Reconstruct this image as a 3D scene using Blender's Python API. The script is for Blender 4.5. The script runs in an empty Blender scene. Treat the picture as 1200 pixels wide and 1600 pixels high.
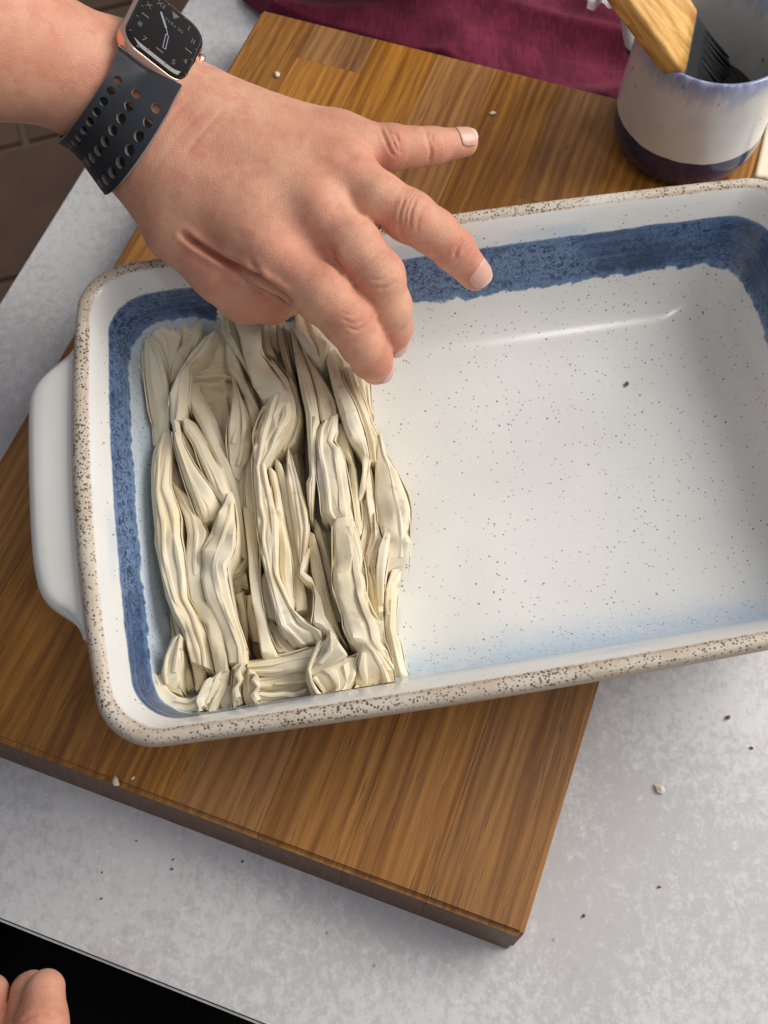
import bpy, bmesh, math, random
import numpy as np
from mathutils import Vector, Matrix, noise as mnoise

# ---------------------------------------------------------------- camera
S = bpy.context.scene
COL = S.collection
FPX, PITCH, ROLL, HC = 1550.0, 0.4185, -0.0149, 0.50
cp, sp, cr, sr = math.cos(PITCH), math.sin(PITCH), math.cos(ROLL), math.sin(ROLL)
_R0 = np.array([[1, 0, 0], [0, cp, sp], [0, -sp, cp]])
RC = np.array([[cr, sr, 0], [-sr, cr, 0], [0, 0, 1]]) @ _R0      # rows: right, up, back
cam_d = bpy.data.cameras.new("camera")
cam = bpy.data.objects.new("camera", cam_d); COL.objects.link(cam)
M = Matrix([[RC[0][i], RC[1][i], RC[2][i], 0] for i in range(3)] + [[0, 0, 0, 1]])
M.translation = (0, 0, HC)
cam.matrix_world = M
cam_d.sensor_fit = 'VERTICAL'; cam_d.sensor_height = 36.0; cam_d.sensor_width = 27.0
cam_d.lens = 36.0 * FPX / 1600.0
cam_d.clip_start = 0.02; cam_d.clip_end = 50
cam_d.dof.use_dof = True
cam_d.dof.focus_distance = 0.455
cam_d.dof.aperture_fstop = 15.0
S.camera = cam

# ---------------------------------------------------------------- world and light
wd = bpy.data.worlds.new("World"); S.world = wd; wd.use_nodes = True
bgn = wd.node_tree.nodes["Background"]
bgn.inputs[0].default_value = (0.92, 0.94, 1.0, 1); bgn.inputs[1].default_value = 0.31
def area(name, loc, aim, sx, sy, power, col):
    d = bpy.data.lights.new(name, 'AREA'); d.shape = 'RECTANGLE'; d.size = sx; d.size_y = sy
    d.energy = power; d.color = col
    o = bpy.data.objects.new(name, d); COL.objects.link(o); o.location = loc
    o.rotation_euler = (Vector(aim) - Vector(loc)).to_track_quat('-Z', 'Y').to_euler()
    return o
area("window_light", (1.50, 0.66, 1.25), (0.05, 0.22, 0.0), 1.4, 1.2, 45, (1.0, 0.955, 0.885))
area("ceiling_light", (0.74, -0.42, 1.75), (0.1, 0.25, 0.0), 0.24, 0.24, 3.0, (1.0, 0.96, 0.90))
S.view_settings.view_transform = 'Standard'
S.view_settings.look = 'None'
S.view_settings.exposure = 0.0
S.view_settings.gamma = 1.0

# ---------------------------------------------------------------- helpers
def W(px, py, z):
    """point of the place seen at photograph pixel (px, py) and lying at height z"""
    d = RC[0] * (px - 600) / FPX + RC[1] * (800 - py) / FPX - RC[2]
    return np.array([0, 0, HC]) + d * ((z - HC) / d[2])
def PX(Q):
    D = (np.asarray(Q, float) - np.array([0, 0, HC])) @ RC.T
    return np.stack([600 + FPX * D[:, 0] / -D[:, 2], 800 - FPX * D[:, 1] / -D[:, 2]], 1)
def tag(o, label=None, cat=None, group=None, kind=None):
    for k, v in (('label', label), ('category', cat), ('group', group), ('kind', kind)):
        if v: o[k] = v
    return o
def empty(name, loc=(0, 0, 0), rz=0.0):
    o = bpy.data.objects.new(name, None); COL.objects.link(o)
    o.empty_display_size = 0.02
    o.location = loc; o.rotation_euler = (0, 0, rz)
    return o
def mesh(name, v, f, mats, parent=None, smooth=True, local=False):
    me = bpy.data.meshes.new(name)
    me.from_pydata([tuple(map(float, p)) for p in v], [], [tuple(map(int, q)) for q in f])
    me.update()
    o = bpy.data.objects.new(name, me); COL.objects.link(o)
    for m in (mats if isinstance(mats, (list, tuple)) else [mats]): me.materials.append(m)
    if smooth: me.polygons.foreach_set('use_smooth', [True] * len(me.polygons))
    if parent is not None:
        o.parent = parent
        if not local:
            o.matrix_parent_inverse = Matrix.LocRotScale(parent.location, parent.rotation_euler, None).inverted()
    return o
def bm_obj(name, bm, mats, parent=None, smooth=False, local=False):
    bmesh.ops.recalc_face_normals(bm, faces=bm.faces[:])
    me = bpy.data.meshes.new(name); bm.to_mesh(me); bm.free()
    o = bpy.data.objects.new(name, me); COL.objects.link(o)
    for m in (mats if isinstance(mats, (list, tuple)) else [mats]): me.materials.append(m)
    if smooth: me.polygons.foreach_set('use_smooth', [True] * len(me.polygons))
    if parent is not None:
        o.parent = parent
        if not local:
            o.matrix_parent_inverse = Matrix.LocRotScale(parent.location, parent.rotation_euler, None).inverted()
    return o
def grid_faces(nu, nv, wrap_u=False, wrap_v=False):
    F = []
    for i in range(nu if wrap_u else nu - 1):
        for j in range(nv if wrap_v else nv - 1):
            a, b = i * nv + j, ((i + 1) % nu) * nv + j
            c, d = ((i + 1) % nu) * nv + (j + 1) % nv, i * nv + (j + 1) % nv
            F.append((a, b, c, d))
    return F
def lathe(prof, n, c=(0, 0)):
    V = []
    for k in range(n):
        a = 2 * math.pi * k / n
        for r, z in prof: V.append((c[0] + r * math.cos(a), c[1] + r * math.sin(a), z))
    return V, grid_faces(n, len(prof), wrap_u=True)
def fattr(o, name, vals):
    a = o.data.attributes.new(name, 'FLOAT', 'POINT'); a.data.foreach_set('value', np.asarray(vals, np.float32))

# ---- node helpers
class NT:
    def __init__(s, name):
        s.m = bpy.data.materials.new(name); s.m.use_nodes = True
        s.t = s.m.node_tree; s.b = s.t.nodes["Principled BSDF"]
        s._co = None
    def n(s, typ, **kw):
        x = s.t.nodes.new(typ)
        for k, v in kw.items(): setattr(x, k, v)
        return x
    def set(s, sock, v):
        if hasattr(v, 'is_linked'): s.t.links.new(v, sock)
        elif isinstance(v, (tuple, list)) and len(v) == 3 and sock.type == 'RGBA': sock.default_value = (*v, 1)
        else: sock.default_value = v
    def coord(s, which='Object'):
        if s._co is None: s._co = s.n('ShaderNodeTexCoord')
        return s._co.outputs[which]
    def attr(s, name):
        return s.n('ShaderNodeAttribute', attribute_name=name).outputs['Fac']
    def mapping(s, v, scale=(1, 1, 1), loc=(0, 0, 0)):
        x = s.n('ShaderNodeMapping'); s.set(x.inputs[0], v); x.inputs['Scale'].default_value = scale
        x.inputs['Location'].default_value = loc
        return x.outputs[0]
    def noise(s, v, scale, detail=3, rough=.55, dist=0, out='Fac'):
        x = s.n('ShaderNodeTexNoise'); s.set(x.inputs['Vector'], v); x.inputs['Scale'].default_value = scale
        x.inputs['Detail'].default_value = detail; x.inputs['Roughness'].default_value = rough
        x.inputs['Distortion'].default_value = dist
        return x.outputs[out]
    def voro(s, v, scale, out='Distance', feature='F1', rnd=1):
        x = s.n('ShaderNodeTexVoronoi', feature=feature); s.set(x.inputs['Vector'], v); x.inputs['Scale'].default_value = scale
        x.inputs['Randomness'].default_value = rnd
        return x.outputs[out]
    def math(s, op, a, b=0.0, c=0.0, clamp=False):
        x = s.n('ShaderNodeMath', operation=op, use_clamp=clamp)
        for i, q in enumerate((a, b, c)): s.set(x.inputs[i], q)
        return x.outputs[0]
    def ramp(s, v, lo, hi, a=0.0, b=1.0, smooth=True):
        x = s.n('ShaderNodeMapRange', interpolation_type='SMOOTHSTEP' if smooth else 'LINEAR')
        s.set(x.inputs['Value'], v); x.inputs['From Min'].default_value = lo; x.inputs['From Max'].default_value = hi
        x.inputs['To Min'].default_value = a; x.inputs['To Max'].default_value = b
        return x.outputs[0]
    def mix(s, fac, a, b, mode='MIX'):
        x = s.n('ShaderNodeMix', data_type='RGBA', blend_type=mode)
        s.set(x.inputs[0], fac); s.set(x.inputs[6], a); s.set(x.inputs[7], b)
        return x.outputs[2]
    def bump(s, h, strength=.3, dist=.001, normal=None):
        x = s.n('ShaderNodeBump'); s.set(x.inputs['Height'], h)
        x.inputs['Strength'].default_value = strength; x.inputs['Distance'].default_value = dist
        if normal is not None: s.set(x.inputs['Normal'], normal)
        return x.outputs[0]
    def out(s, **kw):
        for k, v in kw.items(): s.set(s.b.inputs[k.replace('_', ' ')], v)
        return s.m
def sep(nt, v):
    x = nt.n('ShaderNodeSeparateXYZ'); nt.set(x.inputs[0], v); return x.outputs
def plain(name, col, rough=.5, metal=0.0, **kw):
    nt = NT(name); return nt.out(Base_Color=col, Roughness=rough, Metallic=metal, **kw)
# ---------------------------------------------------------------- materials
def mat_worktop():
    t = NT("grey_laminate"); c = t.coord()
    big = t.noise(c, 6.5, 4, .55, .2)
    blot = t.noise(t.mapping(c, (1, .8, 1)), 190, 8, .78, .3)
    fine = t.noise(c, 420, 3, .6)
    f = t.math('ADD', t.math('MULTIPLY', big, .55), t.math('ADD', t.math('MULTIPLY', blot, .62), t.math('MULTIPLY', fine, .16)))
    w = t.ramp(f, .605, .755)
    col = t.mix(w, (0.505, 0.498, 0.512), (0.640, 0.640, 0.655))
    veins = t.ramp(t.noise(c, 17, 5, .7, 1.4), .60, .74)
    col = t.mix(t.math('MULTIPLY', veins, .20), col, (0.36, 0.355, 0.37))
    fl = t.ramp(t.voro(c, 150), .24, .12)
    col = t.mix(t.math('MULTIPLY', fl, t.math('MULTIPLY', w, .55)), col, (0.74, 0.74, 0.76))
    dk = t.ramp(t.voro(t.mapping(c, (1, 1, 1), (3, 1, 0)), 34), .035, .02)
    col = t.mix(t.math('MULTIPLY', dk, .55), col, (0.12, 0.11, 0.11))
    f2 = t.ramp(t.voro(t.mapping(c, (1, 1, 1), (5, 2, 0)), 420), .26, .14)
    col = t.mix(t.math('MULTIPLY', f2, t.ramp(t.noise(c, 24, 3), .45, .62, .05, .5)), col, (0.76, 0.76, 0.775))
    f3 = t.ramp(t.voro(t.mapping(c, (1, 1, 1), (8, 6, 0)), 300), .10, .05)
    col = t.mix(t.math('MULTIPLY', f3, .35), col, (0.26, 0.25, 0.26))
    return t.out(Base_Color=col, Roughness=t.ramp(blot, .3, .7, .34, .5), Normal=t.bump(blot, .12, .0006))
def mat_wood():
    t = NT("oiled_oak"); c = t.coord()
    oi = t.n('ShaderNodeObjectInfo').outputs['Random']
    off = t.n('ShaderNodeCombineXYZ'); t.set(off.inputs[0], t.math('MULTIPLY', oi, 7.3)); t.set(off.inputs[1], t.math('MULTIPLY', oi, 3.1)); t.set(off.inputs[2], t.math('MULTIPLY', oi, 11.0))
    va = t.n('ShaderNodeVectorMath', operation='ADD'); t.set(va.inputs[0], c); t.set(va.inputs[1], off.outputs[0])
    v = va.outputs[0]
    warp = t.noise(t.mapping(v, (14, 3.5, 14)), 1, 3, .5)
    xyz = sep(t, v)
    ph = t.math('ADD', t.math('MULTIPLY', xyz[0], 1050), t.math('MULTIPLY', warp, 42))
    ring = t.math('ADD', t.math('MULTIPLY', t.math('SINE', ph), .5), .5)
    ring2 = t.noise(t.mapping(v, (280, 8, 60)), 1, 5, .72, .5)
    pore = t.noise(t.mapping(v, (950, 42, 300)), 1, 3, .55)
    poreM = t.math('MULTIPLY', t.ramp(pore, .56, .70), t.ramp(ring, .15, .8, .35, 1))
    broad = t.noise(t.mapping(v, (75, 1.6, 20)), 1, 3, .6, .6)
    f = t.math('ADD', t.math('MULTIPLY', ring, .08), t.math('ADD', t.math('MULTIPLY', ring2, .58), t.math('MULTIPLY', broad, .34)))
    col = t.mix(t.ramp(f, .32, .70), (0.215, 0.077, 0.015), (0.550, 0.255, 0.060))
    col = t.mix(t.math('MULTIPLY', poreM, .62), col, (0.085, 0.033, 0.009))
    # each stave its own tone
    hs = t.n('ShaderNodeHueSaturation'); t.set(hs.inputs['Color'], col)
    t.set(hs.inputs['Value'], t.ramp(oi, 0, 1, .74, 1.12, False)); t.set(hs.inputs['Saturation'], t.ramp(t.math('FRACT', t.math('MULTIPLY', oi, 7.7)), 0, 1, .95, 1.08, False))
    hs.inputs['Hue'].default_value = .5
    col = hs.outputs[0]
    # end grain
    nrm = t.n('ShaderNodeNewGeometry').outputs['Normal']
    on = t.n('ShaderNodeVectorTransform', vector_type='NORMAL', convert_from='WORLD', convert_to='OBJECT'); t.set(on.inputs[0], nrm)
    ny = t.math('ABSOLUTE', sep(t, on.outputs[0])[1])
    end = t.noise(t.mapping(v, (600, 600, 600)), 1, 3, .6)
    col = t.mix(t.ramp(ny, .6, .9), col, t.mix(end, (0.075, 0.028, 0.010), (0.145, 0.060, 0.021)))
    stain = t.ramp(t.noise(c, 9, 3, .5), .45, .7)
    col = t.mix(t.math('MULTIPLY', stain, .25), col, (0.14, 0.055, 0.015))
    h = t.math('SUBTRACT', t.math('MULTIPLY', ring2, .4), poreM)
    return t.out(Base_Color=col, Roughness=t.ramp(ring2, .3, .7, .38, .52), Normal=t.bump(h, .35, .0005), Specular_IOR_Level=.45)
def mat_glaze():
    t = NT("speckled_stoneware_glaze"); c = t.coord()
    d = t.attr('depth'); front = t.attr('front'); left = t.attr('left')
    n1 = t.noise(c, 55, 4, .6); n2 = t.noise(c, 210, 4, .6); n3 = t.noise(c, 900, 2, .6)
    base = t.mix(t.ramp(t.noise(c, 14, 3), .35, .7), (0.70, 0.695, 0.675), (0.75, 0.745, 0.725))
    # dark mineral speckle
    def specks(scale, r0, thr, seed):
        v = t.mapping(c, (1, 1, 1), seed)
        dist = t.voro(v, scale); rnd = sep(t, t.voro(v, scale, 'Color'))
        rad = t.ramp(rnd[1], 0, 1, r0 * .45, r0 * 1.2, False)
        m = t.ramp(t.math('DIVIDE', dist, rad), 1.15, .7)
        return t.math('MULTIPLY', m, t.math('GREATER_THAN', rnd[0], thr))
    inner = t.ramp(d, 2, 10)
    sp1 = t.math('MULTIPLY', specks(200, .105, .0, (0, 0, 0)), .9)
    sp2 = t.math('MULTIPLY', specks(380, .17, .2, (1.7, .3, .9)), .75)
    sp = t.math('MAXIMUM', sp1, sp2)
    # brushed blue band with ragged edges
    r1 = t.math('MULTIPLY', t.math('SUBTRACT', n1, .5), 10)
    r2 = t.math('MULTIPLY', t.math('SUBTRACT', n2, .5), 5)
    top = t.math('ADD', t.math('ADD', d, t.math('MULTIPLY', left, 1.5)), t.math('MULTIPLY', r1, .25))
    bot = t.math('ADD', d, t.math('ADD', r1, r2))
    botl = t.math('ADD', bot, t.math('MULTIPLY', left, 12.5))
    band = t.math('MULTIPLY', t.ramp(top, 12.2, 13.2), t.ramp(botl, 42.5, 41.0))
    band = t.math('MULTIPLY', band, t.math('SUBTRACT', 1, t.math('MULTIPLY', front, .92)))
    lace = t.math('ABSOLUTE', t.math('SUBTRACT', t.noise(c, 260, 4, .65, 1.2), .5))
    lacem = t.ramp(lace, .10, .0)
    blue = t.mix(t.ramp(n2, .32, .68), (0.009, 0.025, 0.080), (0.026, 0.060, 0.155))
    xy_ = sep(t, c); sv = t.n('ShaderNodeCombineXYZ'); t.set(sv.inputs[0], t.math('MULTIPLY', d, .85)); t.set(sv.inputs[1], t.math('MULTIPLY', xy_[0], 14)); t.set(sv.inputs[2], t.math('MULTIPLY', xy_[1], 14))
    strk = t.noise(sv.outputs[0], 1, 4, .65)
    blue = t.mix(t.ramp(strk, .42, .74, 0, .45), blue, (0.15, 0.235, 0.40))
    blue = t.mix(t.math('MULTIPLY', lacem, t.ramp(t.noise(c, 16, 2), .38, .60, .18, .85)), blue, (0.17, 0.27, 0.45))
    blue = t.mix(t.math('MULTIPLY', t.ramp(n3, .56, .74), .36), blue, (0.30, 0.40, 0.55))
    blue = t.mix(t.ramp(t.noise(c, 38, 3), .55, .72, 0, .6), blue, (0.018, 0.035, 0.085))
    fringe = t.math('MULTIPLY', t.math('MAXIMUM', t.ramp(botl, 36.5, 41.5), t.ramp(top, 14.2, 12.6)), t.ramp(n2, .35, .6, .2, .8))
    blue = t.mix(fringe, blue, (0.15, 0.25, 0.44))
    # pale blue wash under the band
    wash = t.math('MULTIPLY', t.ramp(t.math('ADD', d, t.math('MULTIPLY', left, 9)), 34, 42), t.ramp(t.math('ADD', d, r1), 84, 48))
    wash = t.math('MULTIPLY', wash, t.math('MAXIMUM', left, t.math('MULTIPLY', front, t.ramp(t.noise(c, 40, 4, .7), .30, .55, .75, 1.45))))
    col = t.mix(t.math('MULTIPLY', wash, .68), base, (0.45, 0.58, 0.73))
    wash2 = t.math('MULTIPLY', t.math('MULTIPLY', t.ramp(d, 5, 9), t.ramp(d, 16, 12)), t.ramp(t.noise(c, 13, 2), .52, .70))
    col = t.mix(t.math('MULTIPLY', wash2, .6), col, (0.42, 0.53, 0.66))
    dots = t.math('MULTIPLY', specks(520, .24, .25, (.2, 4, 1)), wash)
    col = t.mix(t.math('MULTIPLY', dots, .8), col, (0.10, 0.17, 0.32))
    col = t.mix(t.math('MULTIPLY', t.math('MULTIPLY', sp, inner), .9), col, (0.055, 0.065, 0.095))
    outs = t.math('MULTIPLY', t.ramp(d, -14, -18), specks(150, .05, .6, (5, 1, 2)))
    col = t.mix(t.math('MULTIPLY', outs, .7), col, (0.1, 0.1, 0.12))
    col = t.mix(band, col, blue)
    # toasted, pitted rim
    rimm = t.math('MULTIPLY', t.ramp(t.math('ADD', d, t.math('MULTIPLY', r2, .35)), 1.4, -.4), t.ramp(t.math('ADD', d, t.math('MULTIPLY', r1, .5)), -13.5, -10.5))
    patch = t.ramp(t.noise(t.mapping(c, (1, 1, 1), (2, 2, 2)), 9, 3), .30, .46)
    patch = t.math('MAXIMUM', patch, left)
    toast = t.mix(t.ramp(n1, .3, .7), (0.49, 0.40, 0.295), (0.60, 0.545, 0.455))
    toast = t.mix(t.ramp(d, -4.5, -9), toast, (0.40, 0.29, 0.20))
    toast = t.mix(t.math('MULTIPLY', t.math('MULTIPLY', t.ramp(d, -1.6, 0), t.ramp(d, 1.5, .2)), .6), toast, (0.42, 0.27, 0.16))
    col = t.mix(t.math('MULTIPLY', rimm, t.math('MULTIPLY', patch, .92)), col, toast)
    pv = t.mapping(c, (1, 1, 1), (9, 3, 4))
    pd = t.voro(pv, 760); pr = sep(t, t.voro(pv, 760, 'Color'))
    prad = t.math('MULTIPLY', t.ramp(pr[0], 0, 1, .24, .52, False), t.ramp(t.noise(c, 30, 2), .32, .68, .78, 1.12))
    pits = t.ramp(t.math('DIVIDE', pd, prad), 1.1, .8)
    pz = t.math('MULTIPLY', t.ramp(d, -8.0, -6.5), t.ramp(d, 1.2, .2))
    pits = t.math('MULTIPLY', pits, t.math('MULTIPLY', pz, patch))
    pits = t.math('MULTIPLY', pits, t.math('GREATER_THAN', pr[1], .12))
    col = t.mix(t.math('MULTIPLY', pits, .9), col, t.mix(pr[2], (0.16, 0.07, 0.03), (0.045, 0.02, 0.012)))
    h = t.math('SUBTRACT', t.math('MULTIPLY', n1, .25), t.math('ADD', pits, t.math('MULTIPLY', band, t.math('MULTIPLY', n2, .4))))
    return t.out(Base_Color=col, Roughness=t.math('ADD', .22, t.math('MULTIPLY', t.math('MAXIMUM', rimm, band), .16)), Normal=t.bump(h, .20, .0006), Subsurface_Weight=.10, Subsurface_Radius=(1.0, .8, .5), Subsurface_Scale=.002, Coat_Weight=.2, Coat_Roughness=.14)
def mat_pastry():
    t = NT("filo_pastry"); c = t.coord()
    n1 = t.noise(c, 26, 4, .6); n2 = t.noise(c, 120, 5, .65); n3 = t.noise(c, 650, 3, .6)
    col = t.mix(t.ramp(n1, .3, .7), (0.885, 0.765, 0.53), (0.912, 0.842, 0.685))
    tan = t.math('MULTIPLY', t.ramp(n2, .54, .74), t.ramp(t.noise(c, 19, 2), .42, .62))
    col = t.mix(t.math('MULTIPLY', tan, .75), col, (0.50, 0.355, 0.24))
    flour = t.ramp(t.noise(t.mapping(c, (1, 1, 1), (4, 4, 1)), 22, 4, .6), .55, .72)
    col = t.mix(t.math('MULTIPLY', flour, .7), col, (0.875, 0.81, 0.70))
    h = t.math('ADD', t.math('MULTIPLY', n3, .6), t.math('MULTIPLY', t.noise(c, 230, 4, .7, 1.5), .8))
    m = t.out(Base_Color=col, Roughness=.58, Normal=t.bump(h, .20, .0006), Specular_IOR_Level=.3)
    tr = t.n('ShaderNodeBsdfTranslucent'); t.set(tr.inputs['Color'], t.mix(.5, col, (0.92, 0.78, 0.50)))
    mx = t.n('ShaderNodeMixShader'); mx.inputs[0].default_value = .13
    t.t.links.new(t.b.outputs[0], mx.inputs[1]); t.t.links.new(tr.outputs[0], mx.inputs[2])
    t.t.links.new(mx.outputs[0], [n for n in t.t.nodes if n.type == 'OUTPUT_MATERIAL'][0].inputs['Surface'])
    return m
def mat_skin():
    t = NT("skin"); c = t.coord()
    red = t.attr('red')
    n1 = t.noise(c, 34, 4, .6); n2 = t.noise(c, 170, 4, .6)
    col = t.mix(t.ramp(n1, .3, .7), (0.625, 0.292, 0.190), (0.735, 0.400, 0.265))
    col = t.mix(t.math('MULTIPLY', t.ramp(t.noise(t.mapping(c, (1, 1, 1), (7, 1, 2)), 90, 6, .75), .46, .66), .5), col, (0.58, 0.205, 0.150))
    col = t.mix(t.math('MULTIPLY', red, .75), col, (0.60, 0.19, 0.135))
    fr = t.ramp(t.voro(t.mapping(c, (1, 1, 1), (3, 0, 1)), 34), .030, .016)
    col = t.mix(t.math('MULTIPLY', fr, .55), col, (0.22, 0.085, 0.045))
    jm = t.attr('joint'); fa = t.attr('along')
    fv = t.n('ShaderNodeCombineXYZ'); t.set(fv.inputs[0], t.math('MULTIPLY', fa, 1.15)); xyz = sep(t, c)
    t.set(fv.inputs[1], t.math('MULTIPLY', xyz[0], 55)); t.set(fv.inputs[2], t.math('MULTIPLY', xyz[1], 55))
    wr = t.noise(fv.outputs[0], 1, 3, .65)
    wrm = t.math('MULTIPLY', t.ramp(wr, .56, .40), jm)
    col = t.mix(t.math('MULTIPLY', wrm, .25), col, (0.46, 0.16, 0.10))
    cells = t.voro(c, 1050, 'Distance', 'DISTANCE_TO_EDGE')
    lines = t.noise(t.mapping(c, (500, 1500, 900)), 1, 3, .6, .5)
    h = t.math('ADD', t.math('MULTIPLY', t.ramp(cells, 0, .2), .5), t.math('MULTIPLY', lines, .6))
    fine = t.noise(t.mapping(c, (1500, 520, 700), (2, 2, 2)), 1, 3, .65, .8)
    h = t.math('ADD', h, t.math('ADD', t.math('MULTIPLY', n2, .5), t.math('SUBTRACT', t.math('MULTIPLY', fine, .6), t.math('MULTIPLY', wrm, 1.1))))
    col = t.mix(t.math('MULTIPLY', t.ramp(fine, .55, .72), .18), col, (0.50, 0.19, 0.12))
    return t.out(Base_Color=col, Roughness=t.ramp(n2, .3, .7, .42, .55), Normal=t.bump(h, .36, .0006), Subsurface_Weight=.11, Subsurface_Radius=(1.0, .35, .18), Subsurface_Scale=.0035, Specular_IOR_Level=.42)
def mat_cloth():
    t = NT("burgundy_cotton"); c = t.coord()
    n = t.math('ADD', t.math('MULTIPLY', t.noise(c, 60, 4, .6), .6), t.math('MULTIPLY', t.noise(t.mapping(c, (520, 60, 200)), 1, 3, .6), .4))
    col = t.mix(t.ramp(n, .38, .62), (0.105, 0.012, 0.030), (0.185, 0.022, 0.055))
    sl = t.ramp(t.noise(c, 300, 3, .6), .6, .75)
    col = t.mix(t.math('MULTIPLY', sl, .25), col, (0.30, 0.07, 0.11))
    xyz = sep(t, c)
    wv = t.math('MULTIPLY', t.math('SINE', t.math('MULTIPLY', xyz[0], 7000)), t.math('SINE', t.math('MULTIPLY', xyz[1], 7000)))
    return t.out(Base_Color=col, Roughness=.9, Normal=t.bump(t.math('ADD', t.math('MULTIPLY', wv, .4), n), .4, .0006), Sheen_Weight=.06, Specular_IOR_Level=.15)
def mat_mug():
    t = NT("two_tone_mug_glaze"); c = t.coord()
    z = sep(t, c)[2]
    n1 = t.noise(c, 60, 4, .6); n2 = t.noise(t.mapping(c, (1, 1, .25)), 220, 4, .6)
    wob = t.math('MULTIPLY', t.math('SUBTRACT', n1, .5), .0025)
    zz = t.math('ADD', z, wob)
    col = t.mix(t.ramp(n1, .3, .7), (0.60, 0.585, 0.56), (0.66, 0.645, 0.625))
    v = t.mapping(c, (1, 1, .55), (1, 2, 3))
    dk = t.ramp(t.voro(v, 120), .14, .09)
    col = t.mix(t.math('MULTIPLY', t.math('MULTIPLY', dk, t.math('GREATER_THAN', sep(t, t.voro(v, 95, 'Color'))[0], .12)), .75), col, (0.10, 0.10, 0.17))
    rim = t.ramp(t.math('ADD', z, t.math('MULTIPLY', t.math('SUBTRACT', n2, .5), .040)), .064, .080)
    col = t.mix(t.math('MULTIPLY', rim, .85), col, t.mix(t.ramp(n2, .35, .65), (0.08, 0.10, 0.33), (0.36, 0.42, 0.60)))
    band = t.ramp(zz, .0262, .0256)
    col = t.mix(band, col, t.mix(t.ramp(n1, .3, .7), (0.006, 0.009, 0.042), (0.014, 0.019, 0.090)))
    return t.out(Base_Color=col, Roughness=.16, Coat_Weight=.3, Coat_Roughness=.06, Normal=t.bump(n1, .1, .0006))
def mat_brushwood():
    t = NT("varnished_beech"); c = t.coord()
    cx_ = t.n('ShaderNodeCombineXYZ'); t.set(cx_.inputs[0], t.attr('across')); t.set(cx_.inputs[1], t.attr('along'))
    st = t.noise(t.mapping(cx_.outputs[0], (9, .8, 1)), 1, 4, .6, .3)
    col = t.mix(t.ramp(st, .35, .68), (0.50, 0.225, 0.045), (0.80, 0.49, 0.16))
    burn = t.ramp(t.noise(c, 75, 4), .44, .62)
    side = t.attr('side')
    col = t.mix(t.math('MULTIPLY', t.math('MULTIPLY', burn, side), .7), col, (0.27, 0.10, 0.022))
    return t.out(Base_Color=col, Roughness=.38, Normal=t.bump(st, .2, .0004))
def mat_tile():
    t = NT("brown_floor_tile"); c = t.coord()
    oi = t.n('ShaderNodeObjectInfo').outputs['Random']
    n = t.noise(c, 9, 5, .6)
    col = t.mix(t.ramp(n, .3, .7), (0.15, 0.078, 0.043), (0.21, 0.115, 0.066))
    return t.out(Base_Color=t.mix(t.math('MULTIPLY', oi, .3), col, (0.165, 0.105, 0.055)), Roughness=.55, Normal=t.bump(n, .2, .003))
def mat_nail():
    t = NT("fingernail"); c = t.coord()
    u = t.attr('along')
    col = t.mix(t.ramp(u, .90, .96), (0.70, 0.40, 0.32), (0.80, 0.62, 0.52))
    return t.out(Base_Color=col, Roughness=.36, Subsurface_Weight=.15, Subsurface_Radius=(1, .4, .3), Subsurface_Scale=.002)
MW = mat_worktop(); MWOOD = mat_wood(); MGL = mat_glaze(); MP = mat_pastry(); MSK = mat_skin()
MCL = mat_cloth(); MMUG = mat_mug(); MBW = mat_brushwood(); MTILE = mat_tile(); MNAIL = mat_nail()
MEDGE = plain("worktop_edge", (0.035, 0.04, 0.042), .45)
MGROUT = plain("grout", (0.26, 0.19, 0.12), .9)
MBLACK = plain("black_fabric", (0.006, 0.006, 0.0065), .95, Specular_IOR_Level=.1)
MGREY = plain("grey_stoneware", (0.23, 0.225, 0.235), .35)
MBRIS = plain("dark_bristle", (0.018, 0.020, 0.022), .45)
MOIL = plain("melted_butter", (0.035, 0.028, 0.016), .06)
MGOLD = plain("rose_gold", (0.80, 0.53, 0.41), .30, 1.0)
MGLASS = plain("watch_glass", (0.0085, 0.006, 0.006), .07)
MBAND = plain("slate_rubber", (0.019, 0.022, 0.031), .5)
MTAIL = plain("dark_rubber", (0.010, 0.010, 0.012), .6)
MHOLE = plain("taupe_rubber", (0.25, 0.23, 0.20), .6)
MFLAKE = plain("pastry_crumb", (0.72, 0.66, 0.54), .7)
MCRUMB = plain("toasted_crumb", (0.16, 0.085, 0.03), .8)
def mat_wrap():
    t = NT("clear_wrap")
    return t.out(Base_Color=(0.85, 0.84, 0.86), Roughness=.18, Alpha=.38, Specular_IOR_Level=.8)
MWRAP = mat_wrap()
# ---------------------------------------------------------------- room: worktop and floor
def line_x(p, q, r, s):
    p, q, r, s = [np.array(k[:2]) for k in (p, q, r, s)]
    d1, d2 = q - p, s - r
    t = np.linalg.solve(np.array([d1, -d2]).T, r - p)
    return p + d1 * t[0]
A0, A1 = W(0, 1440, 0), W(400, 1600, 0)      # front edge
B0, B1 = W(0, 470, 0), W(293, 0, 0)          # left edge
K = line_x(A0, A1, B0, B1)
fr = K + (A1 - A0)[:2] / np.linalg.norm((A1 - A0)[:2]) * 1.7
lf = K + (B1 - B0)[:2] / np.linalg.norm((B1 - B0)[:2]) * 1.7
far = fr + lf - K
bm = bmesh.new()
poly = [K, fr, far, lf]
vb = [bm.verts.new((*p, -0.038)) for p in poly]; vt = [bm.verts.new((*p, 0)) for p in poly]
bm.faces.new(vt); bm.faces.new(vb[::-1])
for i in range(4): bm.faces.new((vb[i], vb[(i + 1) % 4], vt[(i + 1) % 4], vt[i]))
bmesh.ops.bevel(bm, geom=[e for e in bm.edges if all(abs(v.co.z) < 1e-6 for v in e.verts)], offset=.0016, segments=3, affect='EDGES')
bm.normal_update()
for f_ in bm.faces:
    if f_.normal.z < .9: f_.material_index = 1
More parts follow.
